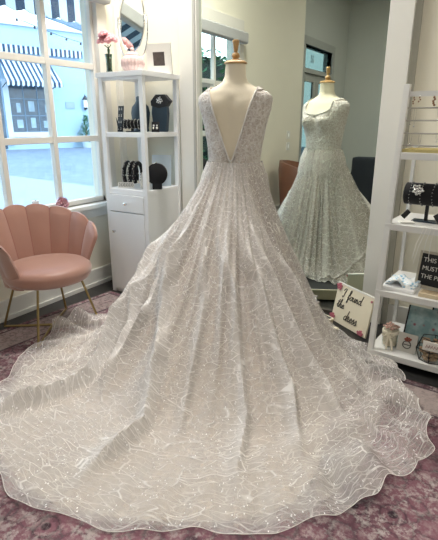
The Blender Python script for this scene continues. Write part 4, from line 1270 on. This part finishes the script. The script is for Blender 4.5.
MB().tube([(2.95, -.55, -.06), (2.95, -.55, 1.1)], .04, 8).build('trunk', M_brown, t)
MB().lathe([(.2, -.06), (.28, .28), (.24, .28), (.1, .2)], 20, M=Matrix.Translation((2.95, -.55, 0))).build('planter', M_frameblue, t)
# own awning above the window
t = thing('window_awning', 'navy and white striped awning hanging just outside the shop window top', 'awning', (XL-.17, 1.9, 0), PI/2)
# local x runs along the wall (world +Y), local +y points away from the street -> use negative world X = +local y
mb = MB()
def sc(k): return None
nx = 120; vs = []; fs = []
for k in range(nx+1):
    x = -2.2+5.0*k/nx; zb = 2.33-.03*abs(math.sin(PI*(x/.21)))
    vs += [(x, 1.22, 2.62), (x, 1.22, zb), (x, 1.24, 2.62), (x, 1.24, zb)]
for k in range(nx):
    a = 4*k; c = 4*(k+1); fs += [(a, a+1, c+1, c), (a+2, c+2, c+3, a+3), (a+1, a+3, c+3, c+1), (a, c, c+2, a+2)]
mb.add(vs, fs); mb.build('valance', M_stripe, t)
mb = MB(); mb.add([(-2.2, 0, 3.2), (2.8, 0, 3.2), (2.8, 1.22, 2.60), (-2.2, 1.22, 2.60), (-2.2, 0, 3.17), (2.8, 0, 3.17), (2.8, 1.22, 2.57), (-2.2, 1.22, 2.57)], [(0, 1, 2, 3), (7, 6, 5, 4), (0, 4, 5, 1), (1, 5, 6, 2), (2, 6, 7, 3), (3, 7, 4, 0)])
mb.build('canopy', M_stripe, t)
# shade sail and festoon lights
mb = MB(); A, B, C_ = Vector((-9, 7.7, 3.46)), Vector((-9.2, 9.6, 3.55)), Vector((-8.9, 9.5, 3.22))
mb.add([A, B, C_, A+Vector((0, 0, -.03)), B+Vector((0, 0, -.03)), C_+Vector((0, 0, -.03))], [(0, 1, 2), (5, 4, 3), (0, 3, 4, 1), (1, 4, 5, 2), (2, 5, 3, 0)])
o = mb.build('shade_sail', mat('slate sail', (.06, .10, .14), .8)); tag(o, 'dark slate triangular shade sail hung above the plaza', 'shade sail')
t = thing('festoon_lights', 'thin cable of small bulbs strung before the blue facade', 'string lights', (-12, 10.4, 3.9))
pl = [(0, -2.0+4.5*k/24, .28-.19*(4.5*k/24-.0)*.7-.12*math.sin(PI*k/24)) for k in range(25)]
MB().tube(pl, .008, 5).build('cable', M_card, t)
for k in range(2, 24, 3):
    p = pl[k]; mb = MB(); mb.ball((p[0], p[1], p[2]-.045), .035, 10); mb.tube([(p[0], p[1], p[2]), (p[0], p[1], p[2]-.03)], .015, 6); mb.build('bulb', M_card, t, smooth=True)
# hedge added beyond the entrance door as a dark backdrop against the sky
t = thing('backdrop_hedge', 'dark green hedge added as backdrop outside the glazed entrance doors', 'hedge', (-5.2, -2.2, -.06))
mb = MB(); random.seed(5)
for k in range(2600):
    p = Vector((random.uniform(-.5, .5), random.uniform(-2.2, 2.2), random.uniform(0, 2.6)))
    a = random.uniform(0, 2*PI); d = Vector((math.cos(a), math.sin(a), random.uniform(-.5, .8)))*.16; s_ = Vector((-math.sin(a), math.cos(a), .3))*.06
    mb.add([p-s_, p+s_, p+d], [(0, 1, 2)])
mb.build('leaves', M_leaf, t)
box('backdrop_core', (-.35, .35, -2.1, 2.1, 0, 2.45), mat('backdrop core', (.008, .02, .012), .9), t)

# ------------------------------------------------------------------ light
w = bpy.data.worlds.new('World'); S.world = w; w.use_nodes = True
nt = w.node_tree; bg = nt.nodes['Background']
tc = N(nt, 'ShaderNodeTexCoord'); sep = N(nt, 'ShaderNodeSeparateXYZ'); nt.links.new(tc.outputs['Generated'], sep.inputs[0])
rr_ = ramp(nt, sep.outputs[2], [(.0, (.80, .92, 1.0)), (.22, (.80, .95, 1.0)), (.5, (.55, .78, 1.0)), (1.0, (.35, .6, 1.0))])
nt.links.new(rr_.outputs[0], bg.inputs[0]); bg.inputs[1].default_value = 3.5
L = bpy.data.lights.new('window_portal', 'AREA'); L.shape = 'RECTANGLE'; L.size = WZ1-WZ0; L.size_y = WY1-WY0; L.cycles.is_portal = True
lo = bpy.data.objects.new('window_portal', L); lo.location = (XL-.16, (WY0+WY1)/2, (WZ0+WZ1)/2); lo.rotation_euler = (0, R(-90), 0); COL.objects.link(lo)
L = bpy.data.lights.new('sun', 'SUN'); L.energy = 1.6; L.angle = R(8); L.color = (1, .95, .88)
lo = bpy.data.objects.new('sun', L); lo.rotation_euler = (R(35), 0, R(75)); COL.objects.link(lo)

# ------------------------------------------------------------------ camera
cd = bpy.data.cameras.new('Camera'); cam = bpy.data.objects.new('Camera', cd); COL.objects.link(cam)
cam.location = (0, 0, 1.3); cam.rotation_euler = (R(90-17.5), 0, R(31))
cd.sensor_fit = 'VERTICAL'; cd.sensor_height = 24; cd.lens = 470*24/540
cd.clip_start = .02; cd.clip_end = 200
S.camera = cam
S.view_settings.view_transform = 'Standard'; S.view_settings.look = 'None'; S.view_settings.gamma = 1; S.view_settings.exposure = 0.68
S.view_settings.use_curve_mapping = False
S.cycles.max_bounces = 8; S.cycles.diffuse_bounces = 5; S.cycles.transparent_max_bounces = 24; S.cycles.glossy_bounces = 5
